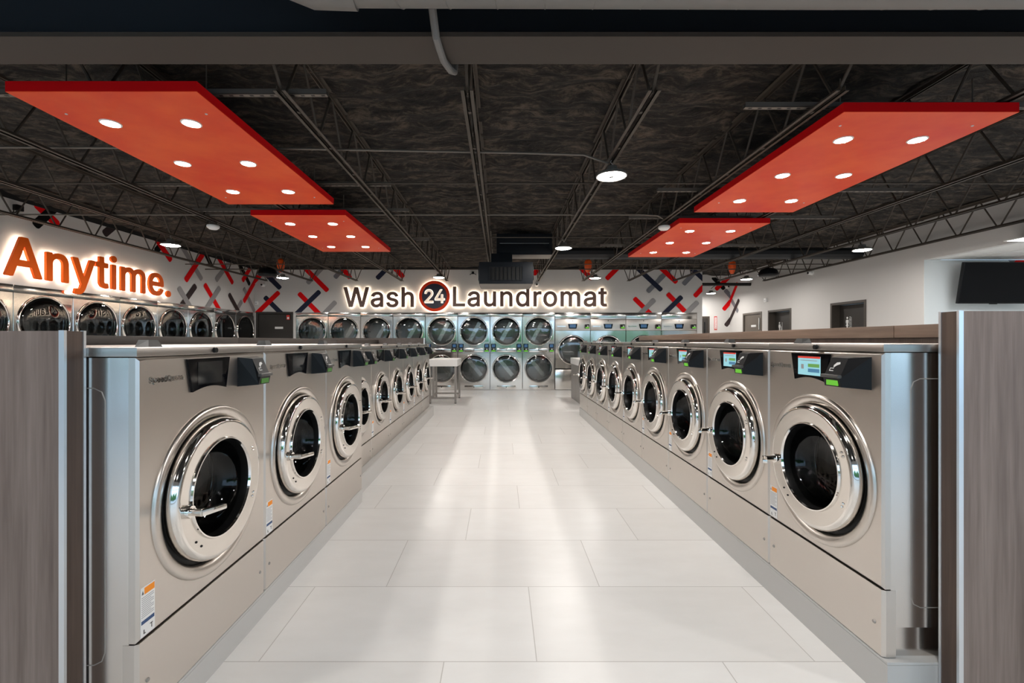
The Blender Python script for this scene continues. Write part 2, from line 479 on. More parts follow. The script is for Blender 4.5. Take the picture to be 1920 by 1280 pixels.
# ------------------------------------------------------------------ letter outlines (thousandths of an em)
GLYPH = {"A":[496,[[[16,-14,84,-15,94,-12,98,-8,146,127,334,127,380,-4,386,-12,396,-15,462,-15,472,-12,477,-4,478,0,474,14,291,512,289,516,280,523,202,524,192,521,186,512,2,6,1,0,4,-8,8,-12],[178,214,176,216,208,306,214,328,229,372,238,405,272,298,303,214]]]],"n":[426,[[[53,-14,114,-15,122,-12,128,-4,129,238,132,258,140,278,156,296,170,305,180,310,202,314,230,312,248,305,258,297,269,284,273,278,278,262,281,240,281,0,284,-8,288,-12,296,-15,356,-15,366,-12,369,-8,372,0,372,248,370,274,364,304,353,330,340,350,318,371,304,381,284,390,254,398,220,399,198,397,170,388,156,381,142,374,128,360,126,384,124,388,116,393,54,394,44,391,41,388,38,378,38,0,41,-8,44,-12]]]],"y":[405,[[[77,-160,112,-159,130,-155,150,-147,170,-134,191,-114,207,-88,219,-62,383,368,386,378,383,388,380,391,370,394,306,394,296,391,292,386,209,158,194,113,180,158,97,386,92,391,84,394,18,394,8,391,5,388,2,378,5,368,147,0,132,-44,126,-56,114,-69,98,-75,80,-74,64,-71,56,-72,49,-78,46,-84,33,-132,33,-144,38,-151,44,-154,62,-158]]]],"t":[243,[[[163,-18,196,-18,216,-13,225,-6,228,4,217,56,210,66,202,69,174,65,156,66,148,70,143,78,141,90,141,312,204,312,212,315,216,318,219,328,219,378,216,388,208,393,141,394,141,470,138,480,134,483,126,486,66,486,56,483,53,480,50,470,50,394,6,394,-2,391,-6,388,-9,378,-9,328,-6,318,2,313,50,312,50,88,54,58,62,38,77,16,86,7,104,-5,132,-15]]]],"i":[183,[[[53,-14,114,-15,122,-12,126,-8,129,0,129,378,126,388,122,391,114,394,48,393,41,388,38,378,38,0,41,-8,44,-12]],[[78,428,88,428,100,430,114,436,133,454,139,466,141,478,139,500,133,514,120,526,114,530,100,536,86,539,68,536,48,526,35,514,29,500,26,486,29,466,35,454,54,436,68,430]]]],"m":[626,[[[53,-14,114,-15,122,-12,128,-4,129,248,131,262,138,280,147,294,154,300,176,312,192,315,214,314,230,309,240,302,252,290,258,274,259,0,262,-8,266,-12,274,-15,334,-15,344,-12,349,-4,351,262,359,284,372,300,382,308,392,312,410,315,436,314,454,307,462,302,469,294,479,274,481,258,482,-4,488,-12,496,-15,556,-15,566,-12,569,-8,572,0,572,262,570,284,564,312,553,338,540,356,524,372,500,387,480,395,460,400,446,401,416,400,396,396,378,390,354,378,340,368,318,344,315,352,304,364,292,376,278,387,250,397,240,399,212,401,182,396,168,391,148,380,134,370,128,363,126,384,124,388,116,393,54,394,44,391,41,388,38,378,38,0,41,-8,44,-12]]]],"e":[420,[[[206,-22,240,-22,268,-17,288,-10,312,2,330,14,351,34,360,46,369,60,379,86,380,90,377,100,368,106,306,120,298,117,293,112,283,92,268,77,256,70,236,63,218,61,206,61,184,64,160,73,148,82,133,96,125,110,118,126,115,136,113,154,370,154,380,157,383,160,386,170,385,230,379,262,371,288,363,306,346,334,312,367,288,381,252,394,214,399,170,397,136,387,106,371,86,356,72,342,59,326,40,294,29,260,22,230,19,196,21,156,29,114,41,82,60,48,86,20,108,4,118,-1,140,-11,170,-19],[116,236,114,236,115,244,124,266,131,278,144,293,154,301,168,309,182,313,200,315,228,313,242,309,254,302,268,288,282,268,286,258,291,240,290,236]]]],"W":[702,[[[155,-14,230,-15,238,-12,242,-8,247,4,331,312,342,360,344,361,349,334,438,4,443,-8,446,-12,456,-15,530,-15,538,-12,542,-8,546,0,684,502,684,514,678,521,670,524,604,524,594,521,588,512,492,135,491,136,474,210,398,500,395,512,388,521,380,524,306,524,298,521,294,518,291,512,283,482,194,135,192,136,186,168,181,182,174,214,97,512,90,521,82,524,16,524,8,521,4,518,1,508,2,502,139,0,143,-8,146,-12]]]],"a":[405,[[[154,-24,164,-24,184,-22,206,-18,220,-13,248,2,262,14,262,0,265,-8,268,-12,278,-15,342,-14,349,-8,352,0,352,258,350,280,345,304,337,324,326,342,306,364,274,384,258,390,226,397,212,399,184,399,156,396,130,390,110,383,96,376,86,370,70,358,52,340,39,322,29,302,26,292,29,282,38,276,100,259,108,262,113,266,116,274,122,284,136,297,146,304,170,314,204,316,222,313,240,305,250,296,257,284,260,272,261,254,256,247,244,243,182,236,128,227,112,223,88,215,68,205,54,196,31,170,22,152,17,130,15,112,17,82,24,58,36,36,45,24,66,3,90,-10,114,-18,134,-22],[164,60,146,62,136,65,124,71,114,80,109,90,107,100,108,118,113,128,120,135,128,140,150,149,226,160,260,167,260,126,252,104,244,92,230,78,206,65,186,61]]]],"s":[381,[[[169,-22,212,-22,238,-17,266,-8,290,6,304,16,326,40,337,60,343,78,345,92,346,110,344,126,335,156,321,176,296,199,260,216,176,237,150,245,136,253,126,264,124,270,125,286,131,296,140,305,154,313,166,316,182,318,208,316,220,312,232,305,244,292,255,270,264,263,270,262,326,275,336,282,339,290,332,314,313,346,302,358,280,375,258,387,240,393,214,398,174,399,160,398,134,393,112,385,86,372,53,342,41,320,35,302,33,290,32,270,34,254,43,224,57,202,82,180,112,166,142,156,200,143,224,136,242,127,250,116,253,106,252,96,247,84,242,80,236,74,222,67,206,62,186,60,160,62,146,66,132,72,121,84,115,92,107,114,98,121,92,122,34,109,24,102,21,92,26,70,31,58,38,44,50,28,66,12,84,0,106,-11,136,-19,154,-22]]]],"h":[426,[[[53,-14,114,-15,122,-12,128,-4,129,238,132,258,140,278,156,296,170,305,180,310,202,314,230,312,248,305,258,297,269,284,273,278,278,262,281,240,281,0,284,-8,288,-12,296,-15,356,-15,366,-12,369,-8,372,0,372,248,370,274,365,300,356,324,340,350,318,371,298,384,278,392,254,398,220,399,194,396,170,388,156,381,142,374,130,362,129,508,126,518,122,521,114,524,48,523,41,518,38,508,38,0,41,-8,44,-12]]]],"L":[409,[[[60,-14,360,-15,370,-12,373,-8,376,0,376,56,373,66,366,71,140,72,140,508,137,518,134,521,124,524,60,524,52,521,48,518,45,508,45,0,48,-8,52,-12]]]],"u":[426,[[[176,-20,188,-20,210,-18,240,-9,266,5,282,20,284,-4,286,-8,294,-14,356,-15,366,-12,371,-4,372,378,369,388,362,393,296,394,288,391,282,384,280,132,271,106,262,92,252,81,230,69,208,65,180,67,162,74,152,82,142,94,136,104,131,118,129,138,129,378,126,388,122,391,114,394,54,394,44,391,39,384,38,124,39,108,47,74,57,50,70,30,90,9,106,-1,130,-12,156,-18]]]],"d":[440,[[[187,-22,218,-22,242,-17,276,0,298,21,299,-4,301,-8,308,-14,372,-15,380,-12,386,-4,387,508,384,518,376,523,312,524,302,521,297,514,296,358,290,364,270,380,256,388,240,394,220,398,188,399,164,397,138,390,102,373,86,359,71,344,55,324,40,296,31,272,21,228,19,198,20,160,21,148,28,114,45,70,58,48,72,30,86,17,102,4,132,-11,158,-20],[200,62,182,64,168,69,154,78,140,92,132,102,125,116,116,142,112,170,111,196,113,218,120,250,130,272,140,286,154,299,170,309,188,314,210,315,226,313,238,309,254,300,268,288,278,274,286,258,292,238,296,208,297,182,295,160,292,142,288,128,278,104,268,90,254,77,238,68,220,63]]]],"r":[275,[[[53,-14,114,-15,122,-12,128,-4,129,246,132,262,138,276,144,284,154,294,170,304,182,308,204,311,218,311,242,307,252,310,255,314,258,322,258,384,255,392,248,398,208,400,184,397,166,391,142,379,128,365,126,384,124,388,116,393,54,394,44,391,39,384,38,0,41,-8,44,-12]]]],"o":[431,[[[201,-22,212,-23,242,-20,276,-11,308,4,328,19,342,34,355,48,370,74,384,108,394,148,396,178,394,226,386,262,374,294,355,328,328,357,308,372,274,389,242,397,214,399,172,397,138,388,108,372,88,357,70,338,60,328,45,302,31,268,22,228,19,192,22,148,29,114,41,82,60,48,88,19,108,4,138,-11,148,-14,172,-20],[204,61,188,63,166,70,154,78,140,92,132,102,122,122,116,142,112,170,111,192,113,214,120,248,130,270,140,284,154,298,172,309,190,314,212,315,230,313,244,308,258,300,276,284,286,270,300,232,303,214,304,176,300,142,293,122,286,106,276,92,262,78,244,68,226,63]]]],"2":[469,[[[64,-14,388,-15,398,-12,403,-4,404,56,401,66,394,71,185,72,279,170,337,236,363,270,375,290,384,310,391,330,395,352,396,378,394,400,386,428,373,454,361,470,338,494,310,512,284,522,256,528,230,531,202,529,166,522,134,508,112,494,87,470,74,452,69,442,60,420,54,398,52,384,52,358,54,354,62,348,126,347,136,350,141,358,143,382,146,394,151,404,160,418,168,426,180,435,196,441,220,445,254,441,266,436,278,429,296,410,301,400,304,390,305,364,303,350,298,334,286,312,270,290,240,256,52,56,49,48,49,0,52,-8,56,-12]]]],"4":[469,[[[282,-14,342,-15,352,-12,355,-8,358,0,358,90,412,90,422,93,425,96,428,106,428,162,425,172,418,177,358,178,358,318,355,326,352,330,342,333,282,333,274,330,268,322,266,178,134,178,325,504,325,514,323,518,316,523,248,524,238,521,232,514,29,170,25,158,25,106,28,96,32,93,40,90,266,90,267,0,270,-8,274,-12]]]],"S":[463,[[[215,-24,232,-24,262,-22,296,-15,326,-4,358,13,385,38,398,54,410,76,420,106,423,132,422,162,417,182,410,202,396,222,368,250,354,260,316,279,286,289,208,309,176,321,164,327,150,336,138,348,134,354,130,372,131,386,136,402,146,416,160,428,174,435,188,440,220,444,254,441,276,435,294,425,310,410,319,394,322,376,325,370,332,364,400,363,410,366,413,370,416,378,414,398,404,432,389,458,364,484,350,496,328,509,300,520,262,529,234,531,192,529,162,523,134,513,104,496,86,483,74,470,63,458,51,436,40,406,37,368,42,336,55,304,70,284,80,274,102,257,142,238,166,229,274,198,290,192,310,179,323,166,327,160,330,150,330,126,324,112,317,100,306,89,282,74,264,68,248,65,202,65,188,67,166,75,158,78,144,88,133,100,128,108,121,126,119,140,116,146,108,151,38,152,30,149,26,146,23,136,27,108,36,80,52,50,76,24,100,7,124,-6,138,-11,154,-16,186,-22]]]],"p":[440,[[[53,-158,114,-158,122,-155,128,-148,130,18,150,0,172,-12,186,-18,218,-23,236,-23,266,-20,294,-11,308,-4,322,4,340,18,367,48,385,80,396,114,403,150,404,162,404,216,403,228,396,264,385,296,366,330,353,344,322,373,292,388,260,397,236,399,206,398,186,394,162,385,144,372,128,357,126,384,124,388,116,393,54,394,44,391,39,384,38,-142,41,-152,44,-155],[216,62,198,64,186,68,170,77,157,90,147,104,139,120,132,142,129,160,128,202,132,238,143,268,156,286,170,300,186,309,204,314,226,315,242,313,254,309,268,301,285,286,295,272,309,236,312,218,313,176,309,142,302,122,294,106,284,92,270,78,254,68,236,63]]]],"Q":[549,[[[401,-62,468,-63,476,-60,482,-52,483,-48,480,-38,424,38,454,70,479,112,495,154,505,202,508,246,506,296,505,306,495,354,490,368,476,402,454,438,420,475,394,496,362,511,348,517,316,526,272,531,224,527,180,515,140,496,114,475,98,458,80,438,58,402,40,360,29,308,25,260,29,200,40,148,58,106,80,70,114,34,140,13,184,-8,224,-18,252,-21,272,-22,304,-19,352,-7,386,-54,392,-60],[260,68,238,70,224,74,192,88,174,102,154,126,137,154,127,180,121,210,118,260,121,298,129,334,140,360,154,384,168,400,192,421,214,431,242,439,272,441,296,438,316,433,326,429,340,421,358,407,380,384,395,358,407,324,413,296,415,244,413,212,404,174,395,150,380,124,368,112,365,114,328,164,318,173,246,174,236,171,233,168,230,158,233,150,294,70,288,69]]]],".":[204,[[[89,-18,100,-19,112,-17,122,-14,132,-7,147,8,154,24,156,36,154,58,147,74,143,78,128,93,112,99,98,102,78,99,64,93,58,89,43,74,37,58,35,46,37,24,43,8,64,-11,78,-17]]]]}


def glyph_mesh(ch, depth, grow=0.0):  # grow: thicken the outline
    """flat letter pushed to a given depth; outline in x,y, front at +z"""
    objs = []
    m = M()
    for piece in GLYPH[ch][1]:
        cu = bpy.data.curves.new('outline', 'CURVE')
        cu.dimensions = '2D'
        cu.fill_mode = 'BOTH'
        cu.extrude = depth / 2
        for loop in piece:
            pts = [(loop[i] / 1000, loop[i + 1] / 1000) for i in range(0, len(loop), 2)]
            if grow:
                moved = []
                for i in range(len(pts)):
                    d = Vector(pts[(i + 1) % len(pts)]) - Vector(pts[i - 1])
                    d.normalize()
                    moved.append((pts[i][0] + d.y * grow, pts[i][1] - d.x * grow))
                pts = moved
            sp = cu.splines.new('POLY')
            sp.points.add(len(pts) - 1)
            for p, (x, y) in zip(sp.points, pts):
                p.co = (x, y, 0, 1)
            sp.use_cyclic_u = True
        o = bpy.data.objects.new('outline', cu)
        me = o.to_mesh()
        m.add([v.co[:] for v in me.vertices], [list(p.vertices) for p in me.polygons])
        o.to_mesh_clear()
        bpy.data.objects.remove(o)
        bpy.data.curves.remove(cu)
    return m


def plain_text(body, size, depth=.001):
    cu = bpy.data.curves.new('words', 'FONT')
    cu.body = body
    cu.size = size
    cu.extrude = depth / 2
    cu.resolution_u = 2
    o = bpy.data.objects.new('words', cu)
    me = o.to_mesh()
    m = M().add([v.co[:] for v in me.vertices], [list(p.vertices) for p in me.polygons])
    o.to_mesh_clear()
    bpy.data.objects.remove(o)
    bpy.data.curves.remove(cu)
    return m

# ------------------------------------------------------------------ the room
XL, XR, YB, YA, XRET, CEIL, YF = -7.0, 7.3, 12.94, 14.5, 5.73, 3.49, -4.5
PXM = 853 / YB

struct('floor', M().box(-8.2, 11.2, YF - .1, 15, -.1, 0), FLOOR)
struct('exterior_ground', M().box(-40, 40, -45, YF - .1, -.14, -.04), ASPHALT)

# foam-sprayed roof deck, lumpy in ridges that run across the room
m = M()
nx, ny = 230, 420
xs = [XL - 1.1 + (11.3 - XL + 1.1) * i / nx for i in range(nx + 1)]
ys = [YF + (15 - YF) * j / ny for j in range(ny + 1)]
vs = []
for y in ys:
    for x in xs:
        w_ = noise.noise((x * 1.5, y * 1.5, 4.4)) * .5
        h = abs(noise.noise((x * .8, y * 3.2 + w_, 1.3))) * -.09 + abs(noise.noise((x * 2.2, y * 8.0 + w_, 7.7))) * -.05 + noise.noise((x * 9, y * 15, 2.2)) * .012 + .03
        vs.append((x, y, CEIL + h))
fs = [(j * (nx + 1) + i, j * (nx + 1) + i + 1, (j + 1) * (nx + 1) + i + 1, (j + 1) * (nx + 1) + i) for j in range(ny) for i in range(nx)]
m.add(vs, fs)
m.box(XL - 1.1, 11.3, YF, 15, CEIL + .08, CEIL + .16)
o = m.build('ceiling', FOAM, angle=180)
o['kind'] = 'structure'

m = M()
m.box(XL - .12, XL, YF, 5.60, 0, 3.62)
m.box(XL - .12, XL, 5.60, YB + .12, 2.199, 3.62)
m.box(XL - 1.1, XL - 1.0, 5.50, YB + 1.0, 0, 3.62)
m.box(XL - 1.0, XL - .12, 5.50, 5.60, 0, 3.62)
wall_left = struct('wall_left', m, WALL)
m = M()
m.box(XL, XRET, YB, YB + .12, 2.225, 3.62)
m.box(-5.83, 5.58, YB, YB + .12, 2.199, 2.225)
m.box(XL, -6.965, YB, YB + .12, 0, 2.225)
m.box(-5.905, -5.832, YB, YB + .12, 0, 2.225)
m.box(5.582, XRET, YB, YB + .12, 0, 2.225)
m.box(XRET - .1, XRET, YB + .12, YA, 0, 3.62)
m.box(XL - 1, XRET - .1, YB + 1.0, YB + 1.1, 0, 3.62)
wall_back = struct('wall_back', m, WALL)
wall_alcove = struct('wall_alcove', M().box(XRET - .1, XR + .3, YA, YA + .1, 0, 3.62), WALL)

DOORS_R = [(9.085, 10.065), (11.43, 12.42), (12.72, 13.71)]
m = M()
prev = 7.85
for a, b in DOORS_R:
    m.box(XR, XR + .22, prev, a, 0, 3.62)
    m.box(XR, XR + .22, a, b, 2.22, 3.62)
    prev = b
m.box(XR, XR + .22, prev, YA, 0, 3.62)
m.box(XR, XR + .1, YF, 7.85, 2.787, 3.62)
wall_right = struct('wall_right', m, WALL)
struct('wall_bay', M().box(XR + .001, 11.1, 7.843, 8.0, 0, 2.787).box(11.0, 11.1, YF, 7.85, 0, 2.787), WALL_BAY)
m = M()
m.box(XR + .1, 11.0, YF, 7.85, 2.80, 2.9)
struct('ceiling_bay', m, WHITE)
m = M()
for k in range(8):
    m.box(XR + .1 + .6 * k - .011, XR + .1 + .6 * k + .011, 2.0, 7.85, 2.792, 2.802)
for k in range(10):
    m.box(XR + .1, 11.0, 7.85 - .65 * k - .011, 7.85 - .65 * k + .011, 2.792, 2.802)
struct('trim_ceiling_grid', m, WHITE)

# storefront behind the camera: a low sill, tall panes between mullions
m = M()
m.box(XL - .1, 11.1, YF - .1, YF, 0, .12)
m.box(XL - .1, 11.1, YF - .1, YF, 2.75, 3.62)
m.box(XL - .1, XL + .5, YF - .1, YF, .12, 2.75)
m.box(10.4, 11.1, YF - .1, YF, .12, 2.75)
struct('wall_front', m, WALL)
m = M()
for k in range(11):
    x = XL + .5 + k * (10.4 - XL - .5) / 10
    m.box(x - .035, x + .035, YF - .12, YF + .02, .12, 2.75)
m.box(XL + .5, 10.4, YF - .12, YF + .02, 2.1, 2.16)
struct('window_1', m, STRIP)
for k in range(9):
    m = M()
    cx = -12 + k * 3.1 + random.uniform(-.6, .6)
    bm = bmesh.new()
    bmesh.ops.create_icosphere(bm, subdivisions=4, radius=1)
    for v in bm.verts:
        n = v.co.normalized()
        v.co = n * (1 + .35 * noise.noise(n * 2.3 + Vector((k * 3.1, 0, 0))) + .18 * noise.noise(n * 7))
        v.co = Vector((v.co.x * 1.9, v.co.y * 1.5, v.co.z * (1.1 + .5 * (k % 3))))
    bm.verts.index_update()
    m.add([(v.co.x + cx, v.co.y - 15 - (k % 2), v.co.z + 1.1) for v in bm.verts], [[v.index for v in f.verts] for f in bm.faces])
    bm.free()
    struct('exterior_hedge', m, GREEN, smooth=True)

# black strip where the painted walls meet the foam
m = M()
m.box(XL, XL + .012, 5.0, YB, 3.415, 3.56)
struct('black_strip_left', m, MATT_BLACK)
struct('black_strip_back', M().box(XL, XRET, YB - .012, YB, 3.425, 3.56), MATT_BLACK)


# painted rounded bars on the walls
def capsule(p, q, w):
    p, q = Vector(p), Vector(q)
    d = (q - p).normalized()
    n = Vector((-d.y, d.x))
    r = w * .34
    out = []
    for c, s1, s2 in ((q, 1, 1), (q, 1, -1), (p, -1, -1), (p, -1, 1)):
        cc = c - d * s1 * r + n * s2 * (w / 2 - r)
        a = d * s1
        b = n * s2
        arc = [cc + a * r * math.sin(t) + b * r * math.cos(t) for t in (0, PI / 8, PI / 4, 3 * PI / 8, PI / 2)]
        out += arc if s1 * s2 > 0 else arc[::-1]
    return [(v.x, v.y) for v in out]


def clip(poly, lo, hi):
    for ax in (0, 1):
        for lim, sg in ((lo[ax], 1), (hi[ax], -1)):
            res = []
            for i in range(len(poly)):
                a, b = poly[i - 1], poly[i]
                da, db = (a[ax] - lim) * sg, (b[ax] - lim) * sg
                if (da >= 0) != (db >= 0):
                    t = da / (da - db)
                    res.append((a[0] + (b[0] - a[0]) * t, a[1] + (b[1] - a[1]) * t))
                if db >= 0:
                    res.append(b)
            poly = res
            if not poly:
                return []
    return poly


BAR_MATS = [BAR_RED, BAR_NAVY, BAR_GREY, BAR_DARK, BAR_BLACK, BAR_SLATE]
KEY = dict(r=0, n=1, g=2, d=3, k=4, s=5)


def bars(parent, items, conv, place, lo, hi, w=.135):
    m = M()
    for i, (c, x1, y1, x2, y2) in enumerate(items):
        poly = clip(capsule(conv(x1, y1), conv(x2, y2), w), lo, hi)
        if poly:
            m.add([place(u, v, .002 + .0005 * i) for u, v in poly], [list(range(len(poly)))], KEY[c])
    m.build('painted_bar_pattern', BAR_MATS, parent, smooth=False)


def conv_back(x, y):
    return ((x - 939) / PXM, CAM_H + (640 - y) / PXM)


bars(wall_back, [
    ('s', 527, 502, 506, 528), ('n', 487, 502, 526.2, 541), ('n', 496, 556, 530, 590), ('r', 523.5, 547, 480, 589),
    ('r', 469, 535, 493, 510), ('r', 560, 549, 606, 596), ('n', 600, 545.5, 551, 593), ('g', 576, 531.5, 606, 500), ('r', 566, 496.5, 615, 545.5),
    ('g', 630, 565, 602, 594), ('s', 627.5, 521, 648, 498), ('r', 638, 497, 657.5, 522), ('n', 706.5, 522.5, 730, 499),
    ('r', 736, 498, 757, 520), ('r', 1082, 496, 1110.5, 523), ('r', 1136.5, 523.5, 1166, 494), ('s', 1213.5, 547.5, 1258, 502),
    ('n', 1188, 496, 1240.5, 544.5), ('s', 1280.5, 533.5, 1314, 498), ('r', 1232, 496, 1269, 530), ('n', 1292, 499, 1330, 534),
    ('r', 1301.5, 556, 1328, 528), ('r', 1188.5, 558.3, 1224, 593), ('g', 1227.5, 561, 1195, 593), ('r', 1251, 550, 1296, 596),
    ('n', 1278.5, 555.5, 1242, 591), ('g', 1308.5, 565.5, 1282, 592), ('r', 1018, 494, 1000, 515)],
    conv_back, lambda u, v, e: (u, YB - e, v), (XL, 2.205), (XRET, 3.425))


def conv_left(x, y):
    Y = 853 * 7.0 / (939 - x)
    return (Y, CAM_H + (640 - y) / 853 * Y)


bars(wall_left, [
    ('r', 66, 380, 109.5, 423), ('k', 64.5, 424, 112, 380), ('d', 194, 439.5, 232, 408), ('k', 291, 472, 318, 440), ('r', 286, 438, 321, 489),
    ('g', 335, 452, 378.5, 524.5), ('r', 347, 526.5, 381, 475), ('k', 375, 455, 397, 500), ('g', 404, 526, 436, 482), ('r', 402, 470, 436.5, 531.5),
    ('k', 444, 485, 468, 534), ('r', 453.8, 526.8, 475, 492), ('d', 367, 534.5, 334, 581), ('g', 334, 538, 362, 585),
    ('r', 382.8, 532, 415, 588), ('g', 412, 538, 381, 587), ('g', 453, 564, 436, 592), ('d', 428.5, 550.5, 451, 592),
    ('g', 456.8, 540.5, 482, 596), ('r', 456, 566, 481, 521)],
    conv_left, lambda u, v, e: (XL + e, u, v), (5.0, 2.205), (YB, 3.415))


def conv_alc(x, y):
    return ((x - 939) * YA / 853, CAM_H + (640 - y) / 853 * YA)


bars(wall_alcove, [
    ('k', 1336, 519, 1358.5, 542), ('r', 1341.5, 543, 1367, 519), ('r', 1356, 581, 1371, 563), ('s', 1359, 543, 1374, 560), ('d', 1360, 611, 1372, 596)],
    conv_alc, lambda u, v, e: (u, YA - e, v), (XRET, .2), (XR, 3.42))


def conv_right(x, y):
    Y = 853 * XR / (x - 939)
    return (Y, CAM_H + (640 - y) / 853 * Y)


bars(wall_right, [
    ('s', 1366, 552, 1384, 584.5), ('r', 1366.5, 570, 1383, 530), ('d', 1366.5, 605, 1386, 561)],
    conv_right, lambda u, v, e: (XR - e, u, v), (8, .2), (YA, 3.42))


def conv_bay(x, y):
    return ((x - 939) * 7.85 / 853, CAM_H + (640 - y) / 853 * 7.85)


m = M()
wb = bpy.data.objects['wall_bay']
bars(wb, [('s', 1890, 478, 1930, 522), ('r', 1897, 505, 1930, 472), ('r', 1909, 566, 1945, 532), ('n', 1925, 520, 1965, 560)],
     conv_bay, lambda u, v, e: (u, 7.843 - e, v), (XR, .2), (11, 2.78))

# ------------------------------------------------------------------ doors
# dark corner door in the back wall
d = bpy.data.objects.new('door_1', None)
COL.objects.link(d)
d.location = (-6.96, YB, 0)
d['kind'] = 'structure'
fr = M().box(0, .05, -.015, .12, 0, 2.22).box(1.0, 1.05, -.015, .12, 0, 2.22).box(.05, 1.0, -.015, .12, 2.165, 2.22)
fr.build('door_frame', DOOR_DARK, d)
M().box(.055, .995, .04, .085, .005, 2.16).build('door_leaf', DOOR_DARK, d)
hd = M().tube([(.15, .0, 1.02), (.15, -.03, 1.02), (.26, -.03, 1.02)], .011)
hd.tube([(.15, .04, 1.02), (.15, .0, 1.02)], .028, 12)
hd.build('door_handle', SATIN, d)
tag(M().box(-6.44, -6.21, YB + .028, YB + .038, 1.74, 1.80).build('door_sign', PICTO),
    'narrow white sign bar on the dark corner door', 'sign')
t = thing('notice_sign', 'small red and white notice beside top corner of dark corner door', 'sign', (-6.04, YB - .022, 2.0))
M().box(-.045, .045, 0, .006, 0, .13).build('plate', EXT_RED, t)
M().box(-.028, .028, -.002, 0, .015, .075).build('print', STICKER, t)

# three doors in the long plain wall
for k, (a, b) in enumerate(DOORS_R):
    d = bpy.data.objects.new('door_%d' % (k + 2), None)
    COL.objects.link(d)
    d.location = (XR, a, 0)
    d['kind'] = 'structure'
    W = b - a
    deep = .16 if k < 2 else .03
    fm = DOOR_BROWN if k < 2 else DOOR_TAUPE
    f = M()
    f.box(-.012, .215, 0, .05, 0, 2.22).box(-.012, .215, W - .05, W, 0, 2.22).box(-.012, .215, .05, W - .05, 2.17, 2.22)
    f.build('door_frame', fm, d)
    M().box(deep, deep + .045, .055, W - .055, .005, 2.165).build('door_leaf', DOOR_DARK if k < 2 else DOOR_TAUPE, d)
    hd = M().tube([(deep - .05, .12, 1.0), (deep - .05, .12, 1.25)], .012)
    hd.tube([(deep, .12, 1.02), (deep - .05, .12, 1.02)], .009).tube([(deep, .12, 1.23), (deep - .05, .12, 1.23)], .009)
    hd.build('door_handle', SATIN, d)
    if k == 2:
        M().tube([(deep - .02, .16, 1.72), (deep - .02, .16, 2.05)], .014).build('door_closer', SATIN, d)
tag(M().box(XR + .018, XR + .028, 13.05, 13.30, 1.80, 1.86).build('door_sign', PICTO),
    'narrow white sign bar on the taupe door near the back corner', 'sign')


def restroom(name, label, word, y, z0):
    """white pictogram with a word standing on end, fixed to a door leaf that faces -x"""
    t = thing(name, label, 'sign', (XR + .158, y, z0))
    t.rotation_euler = (0, 0, -PI / 2)
    t.scale = (.58, 1, .58)
    f = M()
    f.disc(.042, (0, -.002, .40), seg=20)
    skirt = word == 'WOMEN'
    body = [(-.06, .33), (.06, .33), (.085, .19), (.06, .185), (.045, .27), (.075 if skirt else .042, .10 if skirt else .17), (.036, .10), (.034, -.02),
            (.004, -.02), (.004, .10), (-.004, .10), (-.004, -.02), (-.034, -.02), (-.036, .10), (-.075 if skirt else -.042, .10 if skirt else .17),
            (-.045, .27), (-.06, .185), (-.085, .19)]
    f.prism(body, -.003, 0)
    f.build('figure', PICTO, t, smooth=False)
    tx = plain_text(word, .10)
    tx.v = [(.175 - q[1], -.004 - q[2] * 2, q[0] * 1.15) for q in tx.v]
    tx.build('word', PICTO, t, smooth=False)
    M().box(.195, .203, -.004, 0, 0, .42).build('braille_bar', PICTO, t)


restroom('restroom_sign', 'white female figure with the word WOMEN standing on end', 'WOMEN', 9.79, 1.655)
restroom('restroom_sign', 'white male figure with the word MEN standing on end', 'MEN', 12.17, 1.645)

# recessed far doorway and red sign in the alcove behind the dryer wall
d = bpy.data.objects.new('door_5', None)
COL.objects.link(d)
d.location = (5.75, YA, 0)
d['kind'] = 'structure'
M().box(0, .06, -.02, 0, 0, 2.18).box(.84, .9, -.02, 0, 0, 2.18).box(.06, .84, -.02, 0, 2.12, 2.18).build('door_frame', DOOR_BROWN, d)
M().box(.062, .838, -.012, -.001, 0, 2.118).build('door_leaf', DOOR_DARK, d)
M().box(.72, .76, -.018, -.012, .3, 2.0).build('door_window', SCREEN_OFF, d)
t = thing('extinguisher_sign', 'tall narrow red bordered fire extinguisher sign on the alcove wall', 'sign', (6.80, YA, 1.75))
M().box(0, .09, -.008, 0, 0, .43).build('plate', EXT_RED, t)
M().box(.012, .078, -.010, -.008, .03, .40).build('face', STICKER, t)
tx = plain_text('FIRE EXTINGUISHER', .05)
sx = .34 / max(q[0] for q in tx.v)
tx.v = [(.064 - q[1], -.0112 - q[2], .04 + q[0] * sx) for q in tx.v]
tx.build('word', EXT_RED, t, smooth=False)


# ------------------------------------------------------------------ machines
def nameplate(parent, x, y, z, width):
    m = M()
    cur = 0
    for ch in 'Speed Queen':
        if ch == ' ':
            cur += 40
            continue
        g = glyph_mesh(ch, .01 * 10)
        m.add([(q[0] + cur / 1000, q[1], q[2]) for q in g.v], g.f)
        cur += GLYPH[ch][0] - 8
    s = width / (cur / 1000)
    m.v = [(x + q[0] * s, y - .002 + q[2] * .02, z + q[1] * s) for q in m.v]
    nv = len(m.v)
    cur = 0
    for ch in 'Speed Queen':
        if ch == ' ':
            cur += 40
            continue
        g = glyph_mesh(ch, .04, .020)
        m.add([(x + (q[0] + cur / 1000) * s, y - .0008 + q[2] * .02, z + q[1] * s) for q in g.v], g.f, 1)
        cur += GLYPH[ch][0] - 8
    o = m.build('nameplate', [CHROME, GREY_PLASTIC], parent, smooth=False)
    return o


